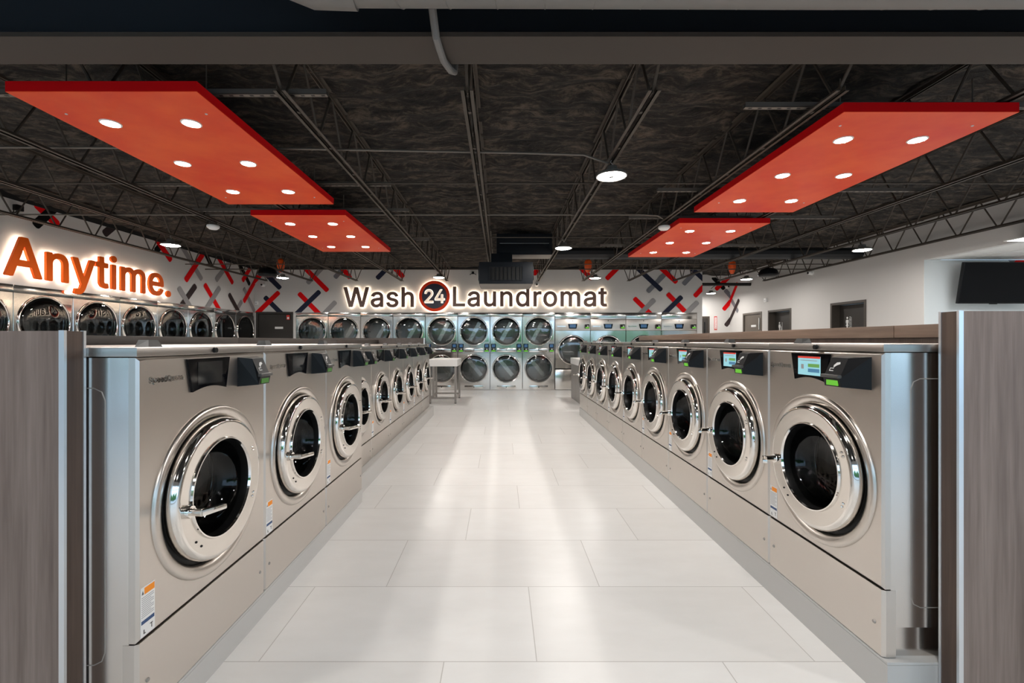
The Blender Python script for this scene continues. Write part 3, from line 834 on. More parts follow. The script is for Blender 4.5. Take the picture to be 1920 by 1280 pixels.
def make_washer(name, label, group, W, H, seam, cz, s, lit, logo_x, D=1.05):
    """front-load washer: front face at y = 0 looking to -y, x along the row, z = 0 at its plinth"""
    t = thing(name, label, 'washing machine', group=group)
    cx = W / 2
    top = H - .034
    body = M().shell(.004, W - .004, .03, D, .12, top)
    body.box(.02, W - .02, .06, D, 0, .118)
    # rounded service panel pressed into each side, as a thin raised outline
    for sx_ in (.004, W - .004):
        pts = [(sx_, .95, top - .1), (sx_, .145, top - .1), (sx_, .119, top - .112), (sx_, .108, top - .14), (sx_, .108, .24), (sx_, .119, .21), (sx_, .145, .197), (sx_, .95, .197)]
        body.tube(pts, .0018, 6, 1)
    body.build('cabinet', [STEEL_SIDE, GUNMETAL], t)
    M().box(0, W, .0, D, top + .003, H, 0, .003).build('top_panel', STEEL_TOP, t)
    lk = M().lathe([(0, -.010), (.011, -.010), (.012, 0)], (cx, 0, top + .018), seg=16)
    lk.build('lid_lock', BLACK, t)
    M().holed(.003, W - .003, seam + .002, top, cx, cz, .302 * s).build('front_panel', STEEL, t)
    lp = M()
    n = .008
    lp.add([(.003, .012, .004), (.003 + n, 0, .004), (W - .003 - n, 0, .004), (W - .003, .012, .004),
            (.003, .012, seam - .003), (.003 + n, 0, seam - .003), (W - .003 - n, 0, seam - .003), (W - .003, .012, seam - .003),
            (.003, .05, .004), (W - .003, .05, .004), (.003, .05, seam - .003), (W - .003, .05, seam - .003)],
           [(0, 1, 5, 4), (1, 2, 6, 5), (2, 3, 7, 6), (0, 4, 10, 8), (3, 9, 11, 7), (4, 5, 6, 7, 11, 10), (0, 8, 9, 3, 2, 1)])
    lpo = lp.build('lower_panel', STEEL, t)
    for x in (.045, W - .045):
        M().lathe([(0, -.004), (.006, -.004), (.008, 0)], (x, 0, seam * .45), seg=10).build('screw', GUNMETAL, lpo)
    sur = M().lathe([(.343 * s, .0), (.341 * s, -.006), (.337 * s, -.010), (.331 * s, -.0115), (.318 * s, -.010), (.304 * s, -.005), (.297 * s, .0), (.293 * s, .008), (.290 * s, .03)],
                    (cx, 0, cz), seg=72)
    sur.build('door_surround', STEEL, t, angle=60)
    M().lathe([(.291 * s, .02), (.285 * s, .014), (.24 * s, .016), (.215 * s, .02), (.205 * s, .10), (.19 * s, .12)], (cx, 0, cz), seg=48).build('gasket', RUBBER, t, angle=60)
    # door
    dr = M().lathe([(.278 * s, .012), (.285 * s, -.002), (.286 * s, -.014), (.2845 * s, -.025), (.281 * s, -.034), (.275 * s, -.041), (.268 * s, -.0445), (.263 * s, -.0445)],
                   (cx, 0, cz + .008), seg=72, mi=0)
    dr.lathe([(.263 * s, -.0445), (.203 * s, -.038)], (cx, 0, cz + .008), seg=72, mi=1)
    dr.lathe([(.203 * s, -.038), (.200 * s, -.045), (.195 * s, -.045), (.191 * s, -.036)], (cx, 0, cz + .008), seg=72, mi=0)
    dr.lathe([(.191 * s, -.036), (.187 * s, -.02), (.184 * s, .03)], (cx, 0, cz + .008), seg=72, mi=2)
    dr.lathe([(.278 * s, .012), (.184 * s, .03)], (cx, 0, cz + .008), seg=72, mi=2)
    door = dr.build('door', [CHROME, SATIN, RUBBER], t, angle=50)
    M().lathe([(.185 * s, -.006), (.18 * s, .012), (.168 * s, .04), (.145 * s, .066), (.11 * s, .084), (.06 * s, .094), (.001, .097)], (cx, 0, cz + .008), seg=48).build('door_glass', GLASS, door, angle=60, front=True)
    hz = cz - .015
    hx = cx - .228 * s
    hb = M().lathe([(.0, -.062), (.022, -.062), (.024, -.058), (.024, -.038)], (hx, 0, hz), seg=20)
    hb.tube([(hx, -.04, hz), (hx - .004, -.104, hz)], [.013, .015], 12)
    bar = M().box(-.016, .075, -.011, .011, -.012, .012, 0, .006)
    ca, sa = math.cos(math.radians(-28)), math.sin(math.radians(-28))
    hb.add([(hx + v[0] * ca - v[1] * sa, -.110 + v[0] * sa + v[1] * ca, hz + v[2] * (1 - v[0] * 3)) for v in bar.v], bar.f)
    hb.build('door_handle', CHROME, door, angle=40)
    for a in (26, -26):
        for da in (-2.0, 2.0):
            an = math.radians(a + da)
            bx, bz = cx + .243 * s * math.cos(an), cz + .008 + .243 * s * math.sin(an)
            M().lathe([(0, -.0475), (.005, -.0475), (.007, -.042)], (bx, 0, bz), seg=10).build('hinge_bolt', SATIN, door)
    for an in (math.radians(222), math.radians(232)):
        M().lathe([(0, -.0445), (.004, -.0445), (.005, -.041)], (cx + .236 * s * math.cos(an), 0, cz + .008 + .236 * s * math.sin(an)), seg=10).build('vent_plug', RUBBER, door)
    # tub
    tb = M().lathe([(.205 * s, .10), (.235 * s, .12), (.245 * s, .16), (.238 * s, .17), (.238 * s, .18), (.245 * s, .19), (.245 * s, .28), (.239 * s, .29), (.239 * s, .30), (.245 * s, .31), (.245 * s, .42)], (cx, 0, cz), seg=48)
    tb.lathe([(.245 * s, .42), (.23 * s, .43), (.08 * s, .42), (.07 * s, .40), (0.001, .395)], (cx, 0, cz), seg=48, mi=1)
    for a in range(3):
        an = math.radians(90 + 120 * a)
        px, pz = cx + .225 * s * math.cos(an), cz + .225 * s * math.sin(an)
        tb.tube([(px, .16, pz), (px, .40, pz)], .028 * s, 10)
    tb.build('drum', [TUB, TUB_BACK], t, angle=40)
    # control display: tapered black bezel with a curved foot
    zt, zb = top - .013, top - .142
    c0 = W * .452
    hw_t, hw_b = .133, .107
    poly = [(c0 - hw_t, zt), (c0 + hw_t, zt)]
    poly += [(c0 + hw_b - 2 * hw_b * k / 10, zb + .016 * math.sin(PI * k / 10)) for k in range(11)]
    cd = M().prism(poly, -.009, .002).build('control_display', GLOSS_BLACK, t, smooth=False)
    sx0, sx1, sz0, sz1 = c0 - .078, c0 + .078, zb + .026, zt - .014
    sm = M().box(sx0, sx1, -.0105, -.009, sz0, sz1, 0)
    mats = [SCREEN_OFF]
    if lit:
        mats = [SCREEN_ON, SCREEN_RED, SCREEN_GREEN, SCREEN_BLUE, GREY_INK]
        sm.box(sx0, sx1, -.0112, -.0105, sz1 - .009, sz1, 1)
        sm.box(c0 - .005, sx1 - .006, -.0112, -.0105, (sz0 + sz1) / 2 - .006, (sz0 + sz1) / 2 + .010, 2)
        sm.box(c0 - .005, sx1 - .006, -.0112, -.0105, (sz0 + sz1) / 2 - .030, (sz0 + sz1) / 2 - .013, 3)
        sm.box(sx0 + .024, sx0 + .042, -.0112, -.0105, (sz0 + sz1) / 2 - .016, (sz0 + sz1) / 2 + .006, 4)
        sm.box(sx0 + .02, sx1 - .02, -.0112, -.0105, sz1 - .021, sz1 - .018, 4)
    sm.build('screen', mats, cd, smooth=False)
    # card reader: wedge that stands off the panel
    r0, r1 = W * .705, W * .705 + .165
    rz0, rz1 = top - .150, top - .018
    rd = M()
    rd.add([(r0, 0, rz0), (r1, 0, rz0), (r1, 0, rz1), (r0, 0, rz1),
            (r0 + .022, -.085, rz0 + .006), (r1 - .050, -.085, rz0 + .006), (r1 - .050, -.055, rz1 - .006), (r0 + .022, -.055, rz1 - .006),
            (r0 + .022, -.092, rz0 + .040), (r1 - .050, -.092, rz0 + .040)],
           [(0, 4, 8, 7, 3), (1, 2, 6, 9, 5), (3, 7, 6, 2), (0, 1, 5, 4), (4, 5, 9, 8), (8, 9, 6, 7)])
    rdo = rd.build('card_reader', BLACK, t, smooth=False)
    lx0, lx1 = r0 + .030, r1 - .062
    M().box(lx0 + .008, lx1, -.0905, -.087, rz0 + .011, rz0 + .035).build('lcd', LCD if lit else LCD_DIM, rdo, smooth=False)
    sl = M().box(r0 + .016, r1 - .046, -.102, -.084, rz0 + .042, rz0 + .056, 0, .004)
    sl.build('card_slot', GREY_PLASTIC, rdo)
    ic = M()
    yy = -.0775

    def slope(x, z):
        k = (z - (rz0 + .040)) / (rz1 - .006 - rz0 - .040)
        return (x, -.092 + .037 * k - .0012, z)
    for q in ([(.040, .070), (.064, .070), (.064, .073), (.040, .073)], [(.040, .080), (.062, .080), (.062, .083), (.040, .083)], [(.040, .073), (.043, .073), (.043, .080), (.040, .080)], [(.058, .084), (.072, .094), (.088, .100), (.084, .108), (.066, .106), (.054, .094)]):
        ic.add([slope(r0 + x, rz0 + z) for x, z in q], [list(range(len(q)))])
    ic.build('card_pictogram', PICTO, rdo, smooth=False)
    nameplate(t, logo_x, 0, top - .088, .17)
    # warning sticker in the lower corner of the front
    stx, stz, sw, sh = .014, seam + .012, .062, .165
    st = M().box(stx, stx + sw, -.0012, .0, stz, stz + sh, 0)
    st.box(stx + .016, stx + sw - .002, -.0018, -.0012, stz + sh - .026, stz + sh - .004, 1)
    st.box(stx + .003, stx + sw - .003, -.0018, -.0012, stz + .042, stz + .054, 2)
    for k in range(11):
        st.box(stx + .004, stx + sw - .005 - .012 * (k % 3 == 2), -.0016, -.0012, stz + .064 + k * .0065, stz + .0665 + k * .0065, 3)
    st.box(stx + .012, stx + .016, -.0018, -.0012, stz + .008, stz + .022, 4).box(stx + .016, stx + .021, -.0018, -.0012, stz + .008, stz + .011, 4)
    st.box(stx + .040, stx + .052, -.0018, -.0012, stz + .026, stz + .029, 4).box(stx + .046, stx + .049, -.0018, -.0012, stz + .012, stz + .026, 4)
    st.add([(stx + .004, -.0018, stz + sh - .024), (stx + .013, -.0018, stz + sh - .024), (stx + .0085, -.0018, stz + sh - .010)], [(0, 1, 2)], 4)
    st.build('warning_sticker', [STICKER, ORANGE_INK, BLUE_INK, GREY_INK, GREY_PLASTIC], t, smooth=False)
    # soap hopper lid on the top
    hp = M()
    hx0, hx1 = W * .20 - .034, W * .20 + .034
    hp.add([(hx0, .06, H), (hx1, .06, H), (hx1, .11, H), (hx0, .11, H),
            (hx0 + .012, .07, H + .026), (hx1 - .012, .07, H + .026), (hx1 - .010, .105, H + .026), (hx0 + .010, .105, H + .026)],
           [(0, 1, 5, 4), (1, 2, 6, 5), (2, 3, 7, 6), (3, 0, 4, 7), (4, 5, 6, 7), (0, 3, 2, 1)])
    hp.build('soap_hopper', GREY_PLASTIC, t, smooth=False)
    return t


R90 = PI / 2
# wide washers at the near end of the row under the orange letters (their fronts look to +x)
XLW, ZLW, WLW = -1.195, .117, .808
lw = make_washer('washing_machine', 'nearest wide steel washer, beside the walnut end panel, its whole side in view', 'wide washers',
                 WLW, 1.243, .265, .653, 1.0, False, .05)
lw.location = (XLW, 1.494, ZLW)
lw.rotation_euler = (0, 0, R90)
dup(lw, (XLW, 1.494 + WLW, ZLW), R90, 'middle of the three wide steel washers with dark screens')
dup(lw, (XLW, 1.494 + 2 * WLW, ZLW), R90, 'last of the three wide steel washers, next to the row of smaller ones')
# smaller washers beyond, set back a little
XSW, ZSW, WSW = -1.334, .170, .7617
sw = make_washer('washing_machine', 'first of six smaller steel washers, half hidden behind the wide washers', 'smaller washers',
                 WSW, 1.165, .208, .587, .885, False, .03, .95)
sw.location = (XSW, 3.925, ZSW)
sw.rotation_euler = (0, 0, R90)
for k in range(1, 6):
    dup(sw, (XSW, 3.925 + k * WSW, ZSW), R90, ['', 'second of six smaller dark-screened washers beyond the wide ones', 'third of six smaller dark-screened washers beyond the wide ones',
        'fourth of six smaller dark-screened washers beyond the wide ones', 'fifth of six smaller dark-screened washers beyond the wide ones',
        'farthest of the smaller dark-screened washers, beside the white-topped folding table'][k])
# nine washers with lit screens across the aisle (their fronts look to -x)
XRW, ZRW, WRW = 1.478, .154, .7515
rw = make_washer('washing_machine', 'nearest steel washer with lit blue screen, beside the end panel below the television', 'washers with lit screens',
                 WRW, 1.216, .265, .636, 1.0, True, .02)
for k in range(9):
    y = 1.756 + (k + 1) * WRW
    if k == 0:
        rw.location = (XRW, y, ZRW)
        rw.rotation_euler = (0, 0, -R90)
    else:
        dup(rw, (XRW, y, ZRW), -R90, ('%s washer with a lit blue screen, counting from the near end panel' % ORD[k]) if k < 8 else
            'last of nine washers with lit blue screens, nearest the wide dryers')

# tiled plinths under the rows
def plinth(label, x0, x1, y0, y1, h):
    t = thing('plinth', label, 'plinth', ((x0 + x1) / 2, (y0 + y1) / 2, 0))
    w, d = abs(x1 - x0) / 2, (y1 - y0) / 2
    M().box(-w, w, -d, d, 0, h - .012).build('tiled_side', BASE_TILE, t)
    M().box(-w, w, -d, d, h - .012, h, 0, .003).build('top_slab', BASE_TILE, t)
    return t


plinth('low grey tiled plinth under the three wide washers', XLW + .001, -2.297, 1.496, 3.918, ZLW)
plinth('low grey tiled plinth with brown-shadowed ledge under the six smaller washers', -1.262, -2.297, 3.92, 8.54, ZSW)
plinth('low grey tiled plinth under the nine washers with lit screens', XRW - .001, 2.577, 1.738, 8.545, ZRW)


# walnut end panels with bright metal edges
def end_panel(label, x0, x1, y0, y1, h, inner, face=None):
    """inner: +1 when the aisle lies to +x"""
    t = thing('end_panel', label, 'end panel', ((x0 + x1) / 2, (y0 + y1) / 2, 0))
    cx_, cy_ = (x0 + x1) / 2, (y0 + y1) / 2
    b = M().box(x0 - cx_, x1 - cx_, y0 - cy_, y1 - cy_, 0, h)
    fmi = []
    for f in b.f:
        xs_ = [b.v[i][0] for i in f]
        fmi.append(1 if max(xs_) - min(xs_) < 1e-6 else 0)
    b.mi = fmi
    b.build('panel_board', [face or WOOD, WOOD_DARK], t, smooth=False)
    e = x1 - cx_ if inner > 0 else x0 - cx_
    for y in (y0 - cy_, y1 - cy_):
        s_ = -1 if y < 0 else 1
        mm = M().box(min(e, e - inner * .014), max(e, e - inner * .014), min(y, y + s_ * .003), max(y, y + s_ * .003), 0, h + .002)
        mm.box(min(e, e + inner * .003), max(e, e + inner * .003), min(y - s_ * .006, y + s_ * .003), max(y - s_ * .006, y + s_ * .003), 0, h + .002)
        mm.build('metal_edge', STRIP, t, smooth=False)
    return t


end_panel('walnut laminate end panel with aluminium edges beside the wide washers', -3.4, -1.3635, 1.42, 1.490, 1.413, 1)
end_panel('taller walnut laminate end panel with aluminium edges below the television', 1.673, 3.7, 1.661, 1.733, 1.491, -1)
end_panel('dark laminate panel closing the far end of the smaller washers', -3.4, -1.435, 8.555, 8.63, 1.445, 1, WOOD_BACK)


# service walls behind the rows, with a ledge board on top
def service_wall(label, x0, x1, y0, y1, h, ml, joints):
    t = thing('service_wall', label, 'partition', ((x0 + x1) / 2, y0, 0))
    w = abs(x1 - x0) / 2
    M().box(-w + .02, w - .02, 0, y1 - y0, 0, h - .082).build('wall_board', WOOD_DARK, t)
    prev_ = 0
    for j in joints + [y1 - y0]:
        M().box(-w, w, prev_ + .002, j - .002, h - .08, h, 0, .002).build('ledge_board', ml, t)
        prev_ = j
    return t


service_wall('dark brown service partition behind the wide and smaller washers', -2.85, -2.30, 1.494, 8.55, 1.414, WOOD_BACK, [2.5, 4.9])
service_wall('walnut topped service partition behind the washers with lit screens', 2.58, 3.2, 1.737, 8.5, 1.484, WOOD_LONG, [1.25, 3.9])


def make_stack(label, group, W):
    """two tumble dryers stacked in one cabinet, front at y = 0"""
    t = thing('stack_dryer', label, 'tumble dryer', group=group)
    H = 2.197
    cx = W / 2
    M().shell(.004, W - .004, .03, .92, 0, H).build('cabinet', STEEL_SIDE, t, smooth=False)
    M().box(.001, W - .001, -.004, .03, 2.092, H, 0, .002).build('top_strip', SHEET, t)
    for z0, z1, cz in ((1.062, 2.088, 1.673), (.004, 1.058, .607)):
        M().holed(.002, W - .002, z0, z1, cx, cz, .365, hem=.004).build('front_panel', SHEET, t)
        d = M().lathe([(.408, .002), (.408, -.010), (.402, -.020), (.392, -.024), (.384, -.020), (.380, -.012), (.372, -.012), (.366, -.002), (.365, .03)], (cx, 0, cz), seg=64)
        door = d.build('door', CHROME, t, angle=50)
        M().lathe([(.381, -.011), (.365, -.016), (.25, -.024), (.12, -.028), (.001, -.029)], (cx, 0, cz), seg=48).build('door_glass', GLASS_DRY, door, angle=60, front=True)
        M().lathe([(.381, -.010), (.366, -.0145), (.345, -.0165), (.335, -.0085)], (cx, 0, cz), seg=64).build('door_seal', RUBBER, door)
        hp = M()
        hp.add([(W - .035, -.006, cz - .30), (W - .035, -.006, cz + .30), (cx + .30, -.006, cz + .30), (cx + .37, -.006, cz + .19), (cx + .405, -.006, cz),
                (cx + .37, -.006, cz - .19), (cx + .30, -.006, cz - .30)], [tuple(range(7))])
        hp.build('hinge_plate', CHROME if z0 > 1 else SATIN, door, smooth=False)
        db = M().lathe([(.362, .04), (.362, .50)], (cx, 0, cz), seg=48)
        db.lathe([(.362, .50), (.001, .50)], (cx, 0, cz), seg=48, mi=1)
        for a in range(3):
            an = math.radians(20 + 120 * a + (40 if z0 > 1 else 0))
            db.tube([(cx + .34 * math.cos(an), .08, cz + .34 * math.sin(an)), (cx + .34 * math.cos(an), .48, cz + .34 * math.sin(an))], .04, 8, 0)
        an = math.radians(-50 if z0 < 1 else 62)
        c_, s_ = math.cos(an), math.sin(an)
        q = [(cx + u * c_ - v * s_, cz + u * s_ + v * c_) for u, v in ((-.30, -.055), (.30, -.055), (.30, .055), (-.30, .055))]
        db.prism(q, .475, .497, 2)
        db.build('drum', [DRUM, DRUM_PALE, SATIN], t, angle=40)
        zl0, zl1 = (1.078, 1.188) if z0 > 1 else (.02, .13)
        lp = M().box(cx - .265, cx + .265, -.003, .0, zl0, zl1, 0, .001).build('lint_panel', SHEET, t)
        M().lathe([(0, -.006), (.014, -.006), (.016, -.002)], (cx, 0, (zl0 + zl1) / 2 + .01), seg=12).build('key_lock', BLACK, lp)
    for x in (.028, W - .158):
        rd = M().box(x, x + .13, -.05, 0, 1.088, 1.19, 0, .006)
        ro = rd.build('card_reader', BLACK, t)
        M().box(x + .012, x + .118, -.053, -.048, 1.096, 1.128).build('lcd', LCD, ro, smooth=False)
        M().box(x + .05, x + .095, -.0515, -.049, 1.15, 1.172).build('card_pictogram', PICTO, ro, smooth=False)
        dp = M().box(x - .006, x + .136, -.012, 0, 1.195, 1.315, 0, .003).build('control_display', GLOSS_BLACK, t)
        M().box(x + .018, x + .112, -.0135, -.0115, 1.215, 1.298).build('screen', SCREEN_DRY, dp, smooth=False)
    nameplate(t, cx - .13, -.002, 1.222, .26)
    return t


DX0, DW = -5.828, .9212
sd = make_stack('first double stack dryer along the lettered back wall, next to the dark door', 'stack dryers on the back wall', DW - .008)
for k in range(8):
    p = (DX0 + k * DW, YB, 0)
    if k == 0:
        sd.location = p
    else:
        dup(sd, p, 0, '%s double stack dryer along the back wall, counted from the dark corner door' % ORD[k])
for k in range(8):
    y = YB - .012 - (k + 1) * .9138
    o = dup(sd, (XL, y, 0), R90, ('%s stack dryer under the orange letters, counted from the dark corner door' % ORD[k]))
    o['group'] = 'stack dryers under the orange letters'


def make_wide(label, group, W):
    t = thing('wide_dryer', label, 'tumble dryer', group=group)
    H = 2.197
    cx = W / 2
    M().shell(.004, W - .004, .03, .92, 0, H).build('cabinet', STEEL_SIDE, t, smooth=False)
    M().box(.001, W - .001, -.004, .03, 2.02, H, 0, .002).build('top_strip', SHEET, t)
    cs = M().box(.002, W - .002, 0, .03, 1.695, 2.014, 0, .003).build('control_strip', STEEL, t)
    M().lathe([(0, -.006), (.012, -.006), (.014, 0)], (cx, 0, 1.97), seg=12).build('strip_lock', BLACK, cs)
    cd = M().prism([(cx - .135, 1.88), (cx + .135, 1.88), (cx + .105, 1.745), (cx - .105, 1.745)], -.008, 0).build('control_display', GLOSS_BLACK, t, smooth=False)
    M().box(cx - .085, cx + .085, -.0095, -.008, 1.775, 1.865).build('screen', SCREEN_DRY, cd, smooth=False)
    rd = M().box(W - .155, W - .035, -.05, 0, 1.745, 1.865, 0, .006).build('card_reader', BLACK, t)
    M().box(W - .145, W - .045, -.053, -.048, 1.752, 1.79).build('lcd', LCD, rd, smooth=False)
    M().box(W - .10, W - .06, -.053, -.048, 1.80, 1.83).build('card_pictogram', PICTO, rd, smooth=False)
    M().holed(.002, W - .002, .612, 1.69, cx, 1.14, .375, hem=.004).build('front_panel', SHEET, t)
    d = M().lathe([(.425, .002), (.425, -.010), (.418, -.022), (.404, -.026), (.392, -.018), (.388, -.010), (.376, -.002), (.375, .03)], (cx, 0, 1.14), seg=64)
    door = d.build('door', CHROME, t, angle=50)
    M().lathe([(.389, -.009), (.37, -.014), (.25, -.022), (.12, -.026), (.001, -.027)], (cx, 0, 1.14), seg=48).build('door_glass', GLASS_DRY, door, angle=60, front=True)
    M().lathe([(.389, -.008), (.37, -.013), (.35, -.015), (.34, -.008)], (cx, 0, 1.14), seg=64).build('door_seal', RUBBER, door)
    db = M().lathe([(.372, .04), (.372, .55)], (cx, 0, 1.14), seg=48)
    db.lathe([(.372, .55), (.001, .55)], (cx, 0, 1.14), seg=48, mi=1)
    db.build('drum', [DRUM, DRUM_PALE], t, angle=40)
    M().box(.002, W - .002, .004, .03, .585, .606, 0).build('shadow_gap', RUBBER, t)
    M().box(.002, W - .002, 0, .03, .012, .582, 0, .004).build('lower_panel', SHEET, t)
    nameplate(t, .06, 0, 1.80, .24)
    return t


WX0, WW = 1.545, 1.009
wd = make_wide('first wide single-door dryer beside the stack dryers', 'wide dryers', WW - .008)
for k in range(4):
    p = (WX0 + k * WW, YB, 0)
    if k == 0:
        wd.location = p
    else:
        dup(wd, p, 0, ['', 'second wide dryer from the stack dryers, door top just above the washers', 'third wide dryer from the stack dryers, only its control strip in sight',
                       'last wide dryer at the end of the back wall, beside the alcove'][k])

# ------------------------------------------------------------------ lettered signs
def letter_sign(name, label, words_, loc, rot, cap, face_mat, pitch=1.0):
    t = thing(name, label, 'sign', loc)
    t.rotation_euler = rot
    s = cap / .533
    cur = 0
    for ch in words_:
        if ch == ' ':
            cur += 200
            continue
        g = glyph_mesh(ch, 1.0)
        x = cur / 1000 * s * pitch
        mm = M().add([(q[0] * s, q[1] * s, .075 + q[2] * .04) for q in g.v], g.f)
        lo = mm.build('letter', face_mat, t, (x, 0, 0), smooth=False)
        mb = M().add([(q[0] * s, q[1] * s, .051 + q[2] * .004) for q in g.v], g.f)
        mb.build('backlight', HALO, lo, smooth=False)
        cur += GLYPH[ch][0]
    return t


BS = (PI / 2, 0, 0)
LS = (PI / 2, 0, PI / 2)
letter_sign('wall_sign', 'shorter brown backlit word on the back wall, before the round sign', 'Wash', (conv_back(646, 575)[0], YB, conv_back(646, 575)[1]), BS, .561, SIGN_BROWN, 1.02)
letter_sign('wall_sign', 'longer brown backlit word on the back wall, after the round sign', 'Laundromat', (conv_back(846.5, 574)[0], YB, conv_back(846, 574)[1]), BS, .561, SIGN_BROWN, 1.03)
letter_sign('wall_sign', 'large orange backlit word on the wall above the stack dryers', 'Anytime.', (XL, 6.34, 2.325), LS, .575, SIGN_ORANGE, 1.0)
cxs, czs = conv_back(815.5, 555.5)
t = thing('round_sign', 'round red ringed navy sign with lit digits 24', 'sign', (cxs, YB, czs))
t.rotation_euler = BS
M().lathe([(.432, .05), (.432, .11), (.425, .115), (.358, .115), (.352, .108), (.352, .05)], axis='z', seg=72).build('ring', SIGN_RED, t)
M().lathe([(.352, .05), (.352, .100), (.001, .100)], axis='z', seg=72).build('disc', SIGN_NAVY, t)
M().lathe([(.425, .046), (.425, .049), (.001, .049)], axis='z', seg=48).build('backlight', HALO, t)
for ch, x in (('2', -.305), ('4', .0)):
    g = glyph_mesh(ch, 1.0)
    s = .385 / .533
    go = M().add([(q[0] * s + x - .01, q[1] * s - .19, .112 + q[2] * .010) for q in g.v], g.f).build('digit', DIGIT_RIM, t, smooth=False)
    cxg = x - .01 + .226 * s
    M().add([((q[0] - .226) * s * .90 + cxg, (q[1] - .255) * s * .93 - .19 + .255 * s, .121 + q[2] * .006) for q in g.v], g.f).build('digit_face', SIGN_CREAM, go, smooth=False)

# ------------------------------------------------------------------ roof steel
BZ = 3.023
m = M()
fb = thing('roof_beam', 'deep roof beam crossing the room near the entrance', 'beam', (0, 2.57, 3.0))
M().box(-7.0, 7.3, -.122, .122, .02, .045).build('lower_flange', BEAM_FACE, fb)
M().box(-7.0, 7.3, -.012, .012, .045, .44).build('web', BEAM_SHADED, fb)
M().box(-7.0, 7.3, -.122, .122, .44, .465).build('upper_flange', BEAM_SHADED, fb)
y0, y1 = 2.98, 12.42


def joist(x, k):
    t = thing('ceiling_joist', '%s dark open-web roof joist, counted from the orange-lettered wall' % ORD[k], 'joist', (x, 0, 0), group='open-web roof joists')
    c = M()
    for s in (-1, 1):
        a, b = s * .012, s * .042
        c.box(min(a, b), max(a, b), y0, y1, BZ, BZ + .006)
        c.box(min(a, a + s * .006), max(a, a + s * .006), y0, y1, BZ, BZ + .032)
    yy = y0 + .3
    while yy < y1:
        c.box(-.012, .012, yy - .015, yy + .015, BZ + .004, BZ + .012)
        yy += .61
    c.build('bottom_chord', JOIST, t, smooth=False)
    c = M()
    for s in (-1, 1):
        a, b = s * .012, s * .042
        c.box(min(a, b), max(a, b), 2.45, YB - .02, 3.470, 3.476)
        c.box(min(a, a + s * .006), max(a, a + s * .006), 2.45, YB - .02, 3.440, 3.476)
    c.build('top_chord', JOIST, t, smooth=False)
    pts = [(0, 2.62, 3.445), (0, y0 + .05, BZ + .012)]
    yy = y0 + .05
    n = int(round((y1 - .05 - yy) / .6))
    st = (y1 - .05 - yy) / n
    for i in range(n):
        pts += [(0, yy + .04, BZ + .012), (0, yy + st * .5 - .02, 3.455), (0, yy + st * .5 + .02, 3.455), (0, yy + st - .0, BZ + .012)]
        yy += st
    pts += [(0, YB - .1, 3.445)]
    M().tube(pts, .0105, 6).build('web_rod', JOIST, t)
    return t


JX = [-6.385 + 1.2325 * k for k in range(12)]
for k, x in enumerate(JX):
    joist(x, k)


def pipe(name, label, cat, pts, r, mt, group=None):
    o = M().tube(pts, r, 10).build(name, mt)
    return tag(o, label, cat, group)


pipe('cross_conduit', 'thin grey conduit crossing the ceiling above the front edge of nearer red panels', 'pipe',
     [(-6.9, 4.02, 3.09), (-5.4, 4.02, 3.10), (-2.0, 4.03, 3.09), (.2, 4.1, 3.078), (.75, 4.12, 3.07), (.98, 4.14, 3.0)], .010, JOIST_PALE)
pipe('cross_conduit', 'thin rod across the joists just behind the brightest round lamp', 'pipe', [(-6.9, 4.85, 3.065), (7.25, 4.85, 3.065)], .009, JOIST)
pipe('cross_conduit', 'thin conduit across the joists ending above the dome sensor by smaller red panel', 'pipe',
     [(-6.9, 6.05, 3.065), (1.9, 6.05, 3.065), (2.1, 6.08, 3.06), (2.2, 6.16, 3.04)], .010, JOIST_PALE)
pipe('cross_conduit', 'conduit across the joists beside the air handling unit', 'pipe', [(-2.6, 7.37, 3.066), (3.6, 7.37, 3.066)], .009, JOIST)
pipe('cross_conduit', 'conduit across the joists behind the smaller red panels', 'pipe', [(-6.9, 9.95, 3.07), (7.25, 9.95, 3.07)], .010, JOIST)
pipe('cross_conduit', 'low black conduit across the joists in front of the lettered wall', 'pipe', [(-6.9, 10.62, 3.066), (7.25, 10.62, 3.066)], .012, JOIST)
pipe('alcove_pipe', 'thick black pipe across the alcove beyond the wide dryers', 'pipe', [(XRET, 13.3, 3.05), (7.3, 13.3, 3.05)], .045, MATT_BLACK)
pipe('beam_conduit', 'grey conduit bent under the big roof beam', 'pipe',
     [(-.40, 1.55, 3.46), (-.37, 2.1, 3.35), (-.350, 2.38, 3.06), (-.345, 2.43, 3.002), (-.340, 2.5, 2.998), (-.33, 2.62, 2.998), (-.30, 2.72, 3.0), (-.29, 2.84, 3.06), (-.28, 2.95, 3.47)], .021, DUCT)

# spiral duct in front of the beam, with its elbow
m = M()
pts = [(7.2, 1.90, 3.035), (4.0, 1.94, 3.070), (1.5, 2.0, 3.108), (-.74, 2.04, 3.145)]
m.tube(pts, .22, 28)
for k in range(34):
    x = 7.0 - k * .225
    f = min(1, max(0, (7.2 - x) / 7.8))
    cy, cz_ = 1.90 + .14 * f, 3.035 + .112 * f
    ring = [(x + .05 * math.sin(2 * PI * q / 28), cy + .2225 * math.cos(2 * PI * q / 28), cz_ + .2225 * math.sin(2 * PI * q / 28)) for q in range(29)]
    m.tube(ring, .004, 5, cap=False)
dt = thing('spiral_duct', 'round spiral air duct running in front of the big roof beam', 'duct', (0, 0, 0))
m.build('duct_run', DUCT, dt)
m = M().tube([(-.68, 2.04, 3.142), (-.84, 2.02, 3.130), (-1.0, 1.93, 3.135), (-1.10, 1.72, 3.22), (-1.14, 1.4, 3.30)], .23, 28)
m.build('elbow', DUCT, dt, angle=60)

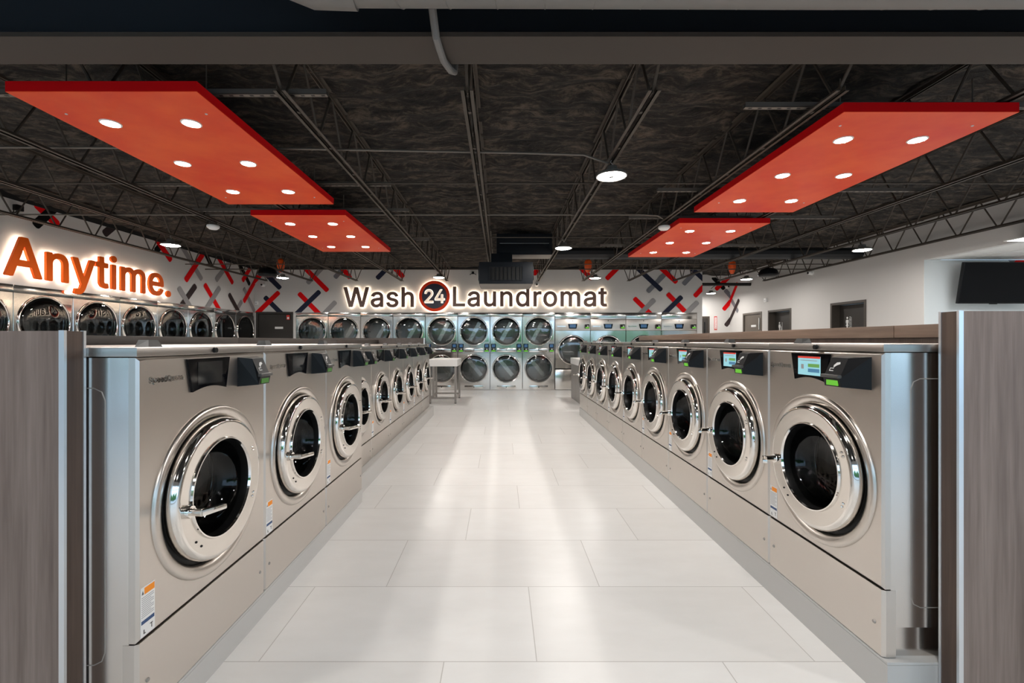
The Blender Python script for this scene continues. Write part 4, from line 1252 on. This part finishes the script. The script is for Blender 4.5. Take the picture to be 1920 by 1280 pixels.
# unistrut channels that carry the red panels
def strut(label, x0, x1, y):
    t = thing('strut_channel', label, 'strut', ((x0 + x1) / 2, y, 3.062), group='slotted strut channels above the red panels')
    w = (x1 - x0) / 2
    c = M().box(-w, w, -.02, .02, .003, .006).box(-w, w, -.02, -.017, .003, .04).box(-w, w, .017, .02, .003, .04)
    n = int((x1 - x0) / .07)
    for i in range(n):
        c.box(-w + .03 + i * .07, -w + .055 + i * .07, -.007, .007, .0015, .003, 1)
    c.build('channel', [JOIST_PALE, BLACK], t, smooth=False)
    return t


def red_panel(label, x0, x1, y0_, y1_, struts, sx0, sx1, words_):
    t = thing('ceiling_panel', label, 'lighting panel', ((x0 + x1) / 2, (y0_ + y1_) / 2, 2.94), group='hanging red lighting panels')
    w, d = (x1 - x0) / 2, (y1_ - y0_) / 2
    b = M().box(-w, w, -d, d, 0, .068, 0, .002, 1)
    b.mi = [0 if all(b.v[i][2] < .01 for i in f) else 1 for f in b.f]
    b.build('board', [RED, RED_EDGE], t, smooth=False)
    for fx in (-.48, .48):
        for fy in (-.65, -.02, .62):
            dl = M().lathe([(.066, 0), (.066, -.005), (.056, -.008), (.052, -.004)], (fx * w, fy * d, 0), 'z', 28).build('downlight', WHITE, t)
            M().lathe([(.0525, -.0045), (.04, -.007), (.001, -.008)], (fx * w, fy * d, 0), 'z', 28).build('lens', LENS, dl)
    rods = [(sx, sy - (y0_ + y1_) / 2) for sy in struts for sx in (-w * .8, w * .8)]
    for rx, ry in rods:
        M().tube([(rx, ry, .066), (rx, ry, .34)], .0045, 6).build('hanger_rod', JOIST_PALE, t)
        M().lathe([(0, -.004), (.008, -.004), (.009, 0)], (rx, ry, 0), 'z', 8).build('rod_nut', STRIP, t)
    for i, sy in enumerate(struts):
        strut('%s slotted strut over the %s' % (['front', 'rear'][i], words_), sx0, sx1, sy)
    return t


red_panel('large red ceiling panel with six downlights, nearest the orange letters', -3.10, -1.90, 2.843, 5.178, [3.12, 4.93], -3.99, -1.19, 'large red panel by the orange letters')
red_panel('smaller-looking red panel with six downlights, in front of the shorter brown word', -3.095, -1.92, 5.624, 7.92, [5.9, 7.6], -3.99, -1.19, 'farther red panel before the shorter brown word')
red_panel('large red ceiling panel with six downlights, nearest the television', 2.335, 3.53, 3.095, 5.499, [3.29, 5.12], 1.76, 4.76, 'large red panel by the television')
red_panel('smaller-looking red panel with six downlights, in front of the thick dark duct', 2.355, 3.555, 6.0, 8.42, [6.25, 8.05], 1.76, 4.76, 'farther red panel by the dark duct')


# round high-bay lamps
def bay_lamp(label, x, y, z=2.885, first=[None]):
    if first[0] is None:
        t = thing('high_bay_lamp', label, 'lamp', (x, y, z), group='round high-bay lamps')
        M().lathe([(.001, .085), (.045, .085), (.05, .08), (.055, .045), (.09, .035), (.13, .02), (.138, .005), (.140, -.004), (.134, -.008), (.124, -.004)], axis='z', seg=36).build('housing', LAMP_BODY, t, angle=40)
        M().lathe([(.122, -.005), (.11, -.010), (.024, -.010), (.022, -.006)], axis='z', seg=36).build('lens', BAY_LENS, t, angle=60)
        M().lathe([(.022, -.006), (.020, -.012), (.001, -.013)], axis='z', seg=16).build('sensor', GREY_PLASTIC, t)
        h = M().tube([(0, 0, .083), (.012, 0, .10), (0, 0, .118), (-.010, 0, .128), (0, 0, .142)], .004, 6)
        h.build('hook', STRIP, t)
        first[0] = t
        return t
    return dup(first[0], (x, y, z), 0, label)


bay_lamp('nearest round high-bay lamp, its bright disc hung over the aisle', 1.007, 4.14)
bay_lamp('round high-bay lamp just beside the hanging air unit', 1.007, 7.33)
bay_lamp('round high-bay lamp above the red ringed sign', -1.457, 10.7)
bay_lamp('round high-bay lamp beside the black speaker near the dark corner door', -5.153, 10.75)
bay_lamp('round high-bay lamp near the full stop of the orange letters', -5.153, 7.1)
bay_lamp('round high-bay lamp at the end of the thick dark duct by the plain wall', 5.94, 7.48)
bay_lamp('round high-bay lamp just past the end of the longer brown word', 2.24, 10.8)
bay_lamp('round high-bay lamp under the orange shell beside the speaker above the restroom doors', 5.94, 11.0)
bay_lamp('lowest round lamp inside the alcove past the wide dryers', 6.33, 13.7, 2.83)
pipe('lamp_stem', 'short stem holding the alcove lamp under the black pipe', 'pipe', [(6.33, 13.7, 2.97), (6.33, 13.5, 3.02), (6.33, 13.32, 3.05)], .008, MATT_BLACK)
bay_lamp('added high-bay lamp over the near end of the aisle, ahead of the big beam', 1.007, .74)  # unseen lamp added to brighten the near floor
bay_lamp('added high-bay lamp out of view over the space behind the near wide washers', -5.153, 3.5)  # unseen lamp added by carrying on the lamp spacing
bay_lamp('added high-bay lamp out of view between the near red panel and the low bay', 5.94, 3.9)  # likewise an unseen lamp added to the grid
for x, y in ((-2.69, .3), (3.47, .3), (-.225, -2.0), (-5.153, .2), (5.94, .2)):  # more unseen lamps, added to light the near end
    o = bay_lamp('added high-bay lamp behind the viewer near the storefront glass', x, y, 2.95)

# orange shells, speakers, sensors
def shell(label, x, y):
    t = thing('orange_shell', label, 'ceiling fitting', (x, y, 3.05), group='orange shells between the joists')
    M().lathe([(.001, 0), (.035, .005), (.06, .05), (.085, .13), (.09, .22), (.075, .29), (.03, .33), (.001, .335)], axis='z', seg=24).build('shell_body', CANISTER, t)
    M().tube([(0, 0, .33), (0, 0, .46)], .006, 6).build('hanger', STRIP, t)


shell('orange shell hanging near the black speaker by the dark corner door', -5.32, 11.0)
shell('orange shell hanging among conduits past the end of the longer brown word', 2.12, 11.05)
shell('orange shell hanging above the round lamp by the restroom doors', 5.72, 11.25)


def speaker(label, x, y):
    t = thing('pendant_speaker', label, 'speaker', (x, y, 2.82), group='black pendant speakers')
    M().lathe([(.001, 0), (.17, .002), (.20, .02), (.205, .05), (.18, .12), (.15, .16), (.10, .18), (.001, .185)], axis='z', seg=36).build('speaker_body', BLACK, t, angle=60)
    M().tube([(0, 0, .18), (0, 0, .24)], .012, 6).build('stem', BLACK, t)


speaker('black pendant speaker over the corner with the dark door', -5.153, 10.05)
speaker('black pendant speaker above the restroom doors', 5.94, 10.1)


def sensor(label, x, y):
    t = thing('dome_sensor', label, 'sensor', (x, y, 2.90), group='white dome sensors')
    M().lathe([(.001, 0), (.05, .008), (.075, .03), (.08, .05), (.075, .06), (.001, .06)], axis='z', seg=24).build('dome', SENSOR, t, angle=60)
    M().lathe([(.05, .06), (.05, .10), (.001, .105)], axis='z', seg=16).build('junction_box', JOIST, t)
    M().tube([(0, 0, .10), (0, 0, .135)], .012, 6).build('stem', JOIST, t)


sensor('white dome sensor on the joist beside the large red panel by the orange letters', -3.92, 6.2)
sensor('white dome sensor in front of the farther red panel by the dark duct', 2.24, 6.24)


def camera_dome(label, loc, rotz):
    t = thing('security_camera', label, 'camera', loc, rotz)
    M().lathe([(.001, -.03), (.06, -.03), (.065, -.02), (.065, 0)], seg=20).build('mount', SENSOR, t)
    M().lathe([(.045, -.03), (.05, -.06), (.04, -.09), (.022, -.105), (.001, -.11)], (0, 0, -.01), seg=20).build('housing', SENSOR, t)
    M().lathe([(.026, -.09), (.026, -.112), (.001, -.114)], (0, 0, -.015), seg=16).build('eye', BLACK, t)


camera_dome('small white camera on the back wall above the dark corner door', (conv_back(494, 533.5)[0], YB, conv_back(494, 533.5)[1]), 0)
camera_dome('small dark-eyed camera on the back wall above the letter r', (conv_back(1006, 533)[0], YB, conv_back(1006, 533)[1]), 0)
camera_dome('white camera in the alcove corner above crossed bars', (conv_alc(1366, 537)[0] - .05, YA, conv_alc(1366, 537)[1]), 0)
camera_dome('white camera high on the plain wall between joist and restroom doors', (XR, 10.66, 3.0), -R90)
t = thing('wall_box', 'small white alarm box on the plain wall above the taupe door', 'sensor', (XR, 12.5, 2.46))
M().box(-.05, 0, -.05, .05, 0, .11, 0, .008).build('case', SENSOR, t)
M().box(-.054, -.05, -.02, .02, .03, .05).build('lens', GREY_INK, t)
t = thing('wall_box', 'small white box in the corner beside the dark corner door', 'sensor', (-6.93, YB, 2.42))
M().box(-.04, .04, -.06, 0, 0, .10, 0, .008).build('case', SENSOR, t)
M().box(-.02, .02, -.064, -.06, .03, .05).build('lens', GREY_INK, t)
t = thing('wall_bracket', 'small black bracket on the back wall beside the hanging air register', 'bracket', (conv_back(887, 512)[0], YB, conv_back(887, 514)[1]))
M().box(-.03, .03, -.06, 0, 0, .07, 0, .006).build('clamp', BLACK, t)
M().tube([(-.09, -.05, -.02), (0, -.05, .03), (.09, -.05, -.02)], .010, 6).build('arm', BLACK, t)
t = thing('flood_light', 'small black flood light on the wall above the orange letter A', 'lamp', (XL, 6.52, 3.25))
M().box(.05, .12, -.05, .05, 0, .085, 0, .01).build('lamp_head', BLACK, t)
M().tube([(0, 0, -.02), (.05, 0, -.02), (.085, .0, .01)], .012, 6).build('arm', BLACK, t)
M().tube([(.085, -.06, .05), (.10, -.075, -.04)], .006, 6).build('cable', BLACK, t)

# ------------------------------------------------------------------ air handling
pipe('dark_duct', 'thick dark round duct running from the air unit to the plain wall', 'duct', [(1.0, 9.27, 3.17), (7.3, 9.25, 3.17)], .118, DUCT_DARK)
t = thing('air_unit', 'black air handling unit hung high between the joists', 'air unit', (.44, 8.5, 3.0))
M().box(-.52, .52, .0, .42, .004, .40, 0, .012).build('casing', UNIT, t)
M().box(-.52, .52, .01, .42, 0, .004).build('underside', UNIT_UNDER, t)
M().box(-.46, .46, -.012, .0, .05, .20, 0, .003).build('access_panel', UNIT, t)
M().box(-.46, .46, -.016, -.002, .206, .214).build('panel_edge', STRIP, t, smooth=False)
M().box(-.46, .46, -.012, .0, .225, .385, 0, .003).build('access_panel', UNIT, t)
M().box(.40, .55, .42, .66, .06, .28, 0, .01).build('duct_collar', DUCT_DARK, t)
t = thing('air_register', 'black boxy air register with slatted grille hanging in front of the longer brown word', 'air vent', (.09, 8.0, 2.39))
pl = M()
w, h = .475, .39
pl.box(-w, w, 0, .80, .006, h, 0, .008)
pl.build('plenum', UNIT, t)
M().box(-w + .01, w - .01, .012, .79, 0, .006).build('underside', UNIT_UNDER, t)
M().box(-w - .02, -w, .06, .75, .08, h - .05, 0, .012).build('side_flange', BLACK, t)
M().box(w, w + .02, .06, .75, .08, h - .05, 0, .012).build('side_flange', BLACK, t)
gr = M().box(-.285, .285, -.004, 0, .075, .30).build('grille', MATT_BLACK, t, smooth=False)
fr = M().box(-.30, .30, -.014, -.002, .062, .076).box(-.30, .30, -.014, -.002, .300, .312).box(-.30, -.286, -.014, -.002, .076, .30).box(.286, .30, -.014, -.002, .076, .30)
fr.build('grille_frame', UNIT, gr, smooth=False)
for k in range(8):
    x = -.25 + k * .0714
    M().box(x - .004, x + .004, -.016, -.004, .078, .298).build('vane', UNIT, gr, smooth=False)
M().box(-.27, .12, .34, .78, h, .605, 0, .01).build('neck_duct', UNIT, t)

# ------------------------------------------------------------------ television
t = thing('television', 'black flat television tilted forward on the bay wall above the taller end panel', 'television', (8.29, 7.62, 2.36))
t.rotation_euler = (math.radians(9), 0, 0)
M().box(-.595, .595, -.02, .03, -.345, .345, 0, .006).build('casing', BLACK, t)
M().box(-.58, .58, -.0215, -.02, -.325, .332).build('screen', GLOSS_BLACK, t, smooth=False)
M().box(-.06, .06, -.024, .0, -.355, -.343, 0, .003).build('badge', BLACK, t)
M().box(-.20, .20, .03, .06, -.16, .16).build('rear_bulge', BLACK, t)
M().box(-.05, .05, .06, .19, -.05, .05).build('wall_arm', BLACK, t)
t = thing('troffer_light', 'white rectangular light panel in the low bay ceiling', 'lamp', (7.70, 6.1, 2.786))
M().box(-.62, .62, -.31, .31, .002, .012).build('frame', WHITE, t, smooth=False)
M().box(-.59, .59, -.285, .285, 0, .003).build('diffuser', TROFFER, t, smooth=False)

# ------------------------------------------------------------------ folding tables
def table(label, x0, x1, y0_, y1_, h, apron, closed, outer):
    t = thing('folding_table', label, 'table', ((x0 + x1) / 2, (y0_ + y1_) / 2, 0))
    w, d = (x1 - x0) / 2, (y1_ - y0_) / 2
    M().box(-w, w, -d, d, h - apron, h, 0, .006).build('table_top', QUARTZ, t)
    i = .045
    for sx in (-1, 1):
        for sy in (-1, 1):
            px, py = sx * (w - i), sy * (d - i)
            M().box(px - .022, px + .022, py - .022, py + .022, .012, h - apron).build('leg', GUNMETAL, t)
            M().lathe([(.024, 0), (.024, .012), (.001, .012)], (px, py, 0), 'z', 12).build('foot', BLACK, t)
        px = sx * (w - i)
        M().box(px - .018, px + .018, -d + i + .022, d - i - .022, .10, .135).build('side_rail', GUNMETAL, t)
    for sy in (-1, 1):
        py = sy * (d - i)
        M().box(-w + i + .022, w - i - .022, py - .018, py + .018, .10, .135).build('cross_rail', GUNMETAL, t)
    if closed:
        px = outer * (w - i + .024)
        for a, b in ((-d + .02, -.003), (.003, d - .02)):
            M().box(min(px, px + outer * .008), max(px, px + outer * .008), a, b, .02, h - apron - .002).build('side_panel', GUNMETAL, t)
    else:
        px = -w + .10
        M().box(px - .006, px + .05, -d + .02, -d + .05, .14, h - apron).build('end_plate', GUNMETAL, t)
    return t


table('white topped folding table with open metal frame past the smaller washers', -1.62, -.965, 10.09, 11.15, .978, .15, False, 1)
table('folding table with grey metal side panels beyond the washers with lit screens', 1.70, 2.40, 9.75, 11.1, .99, .145, True, -1)
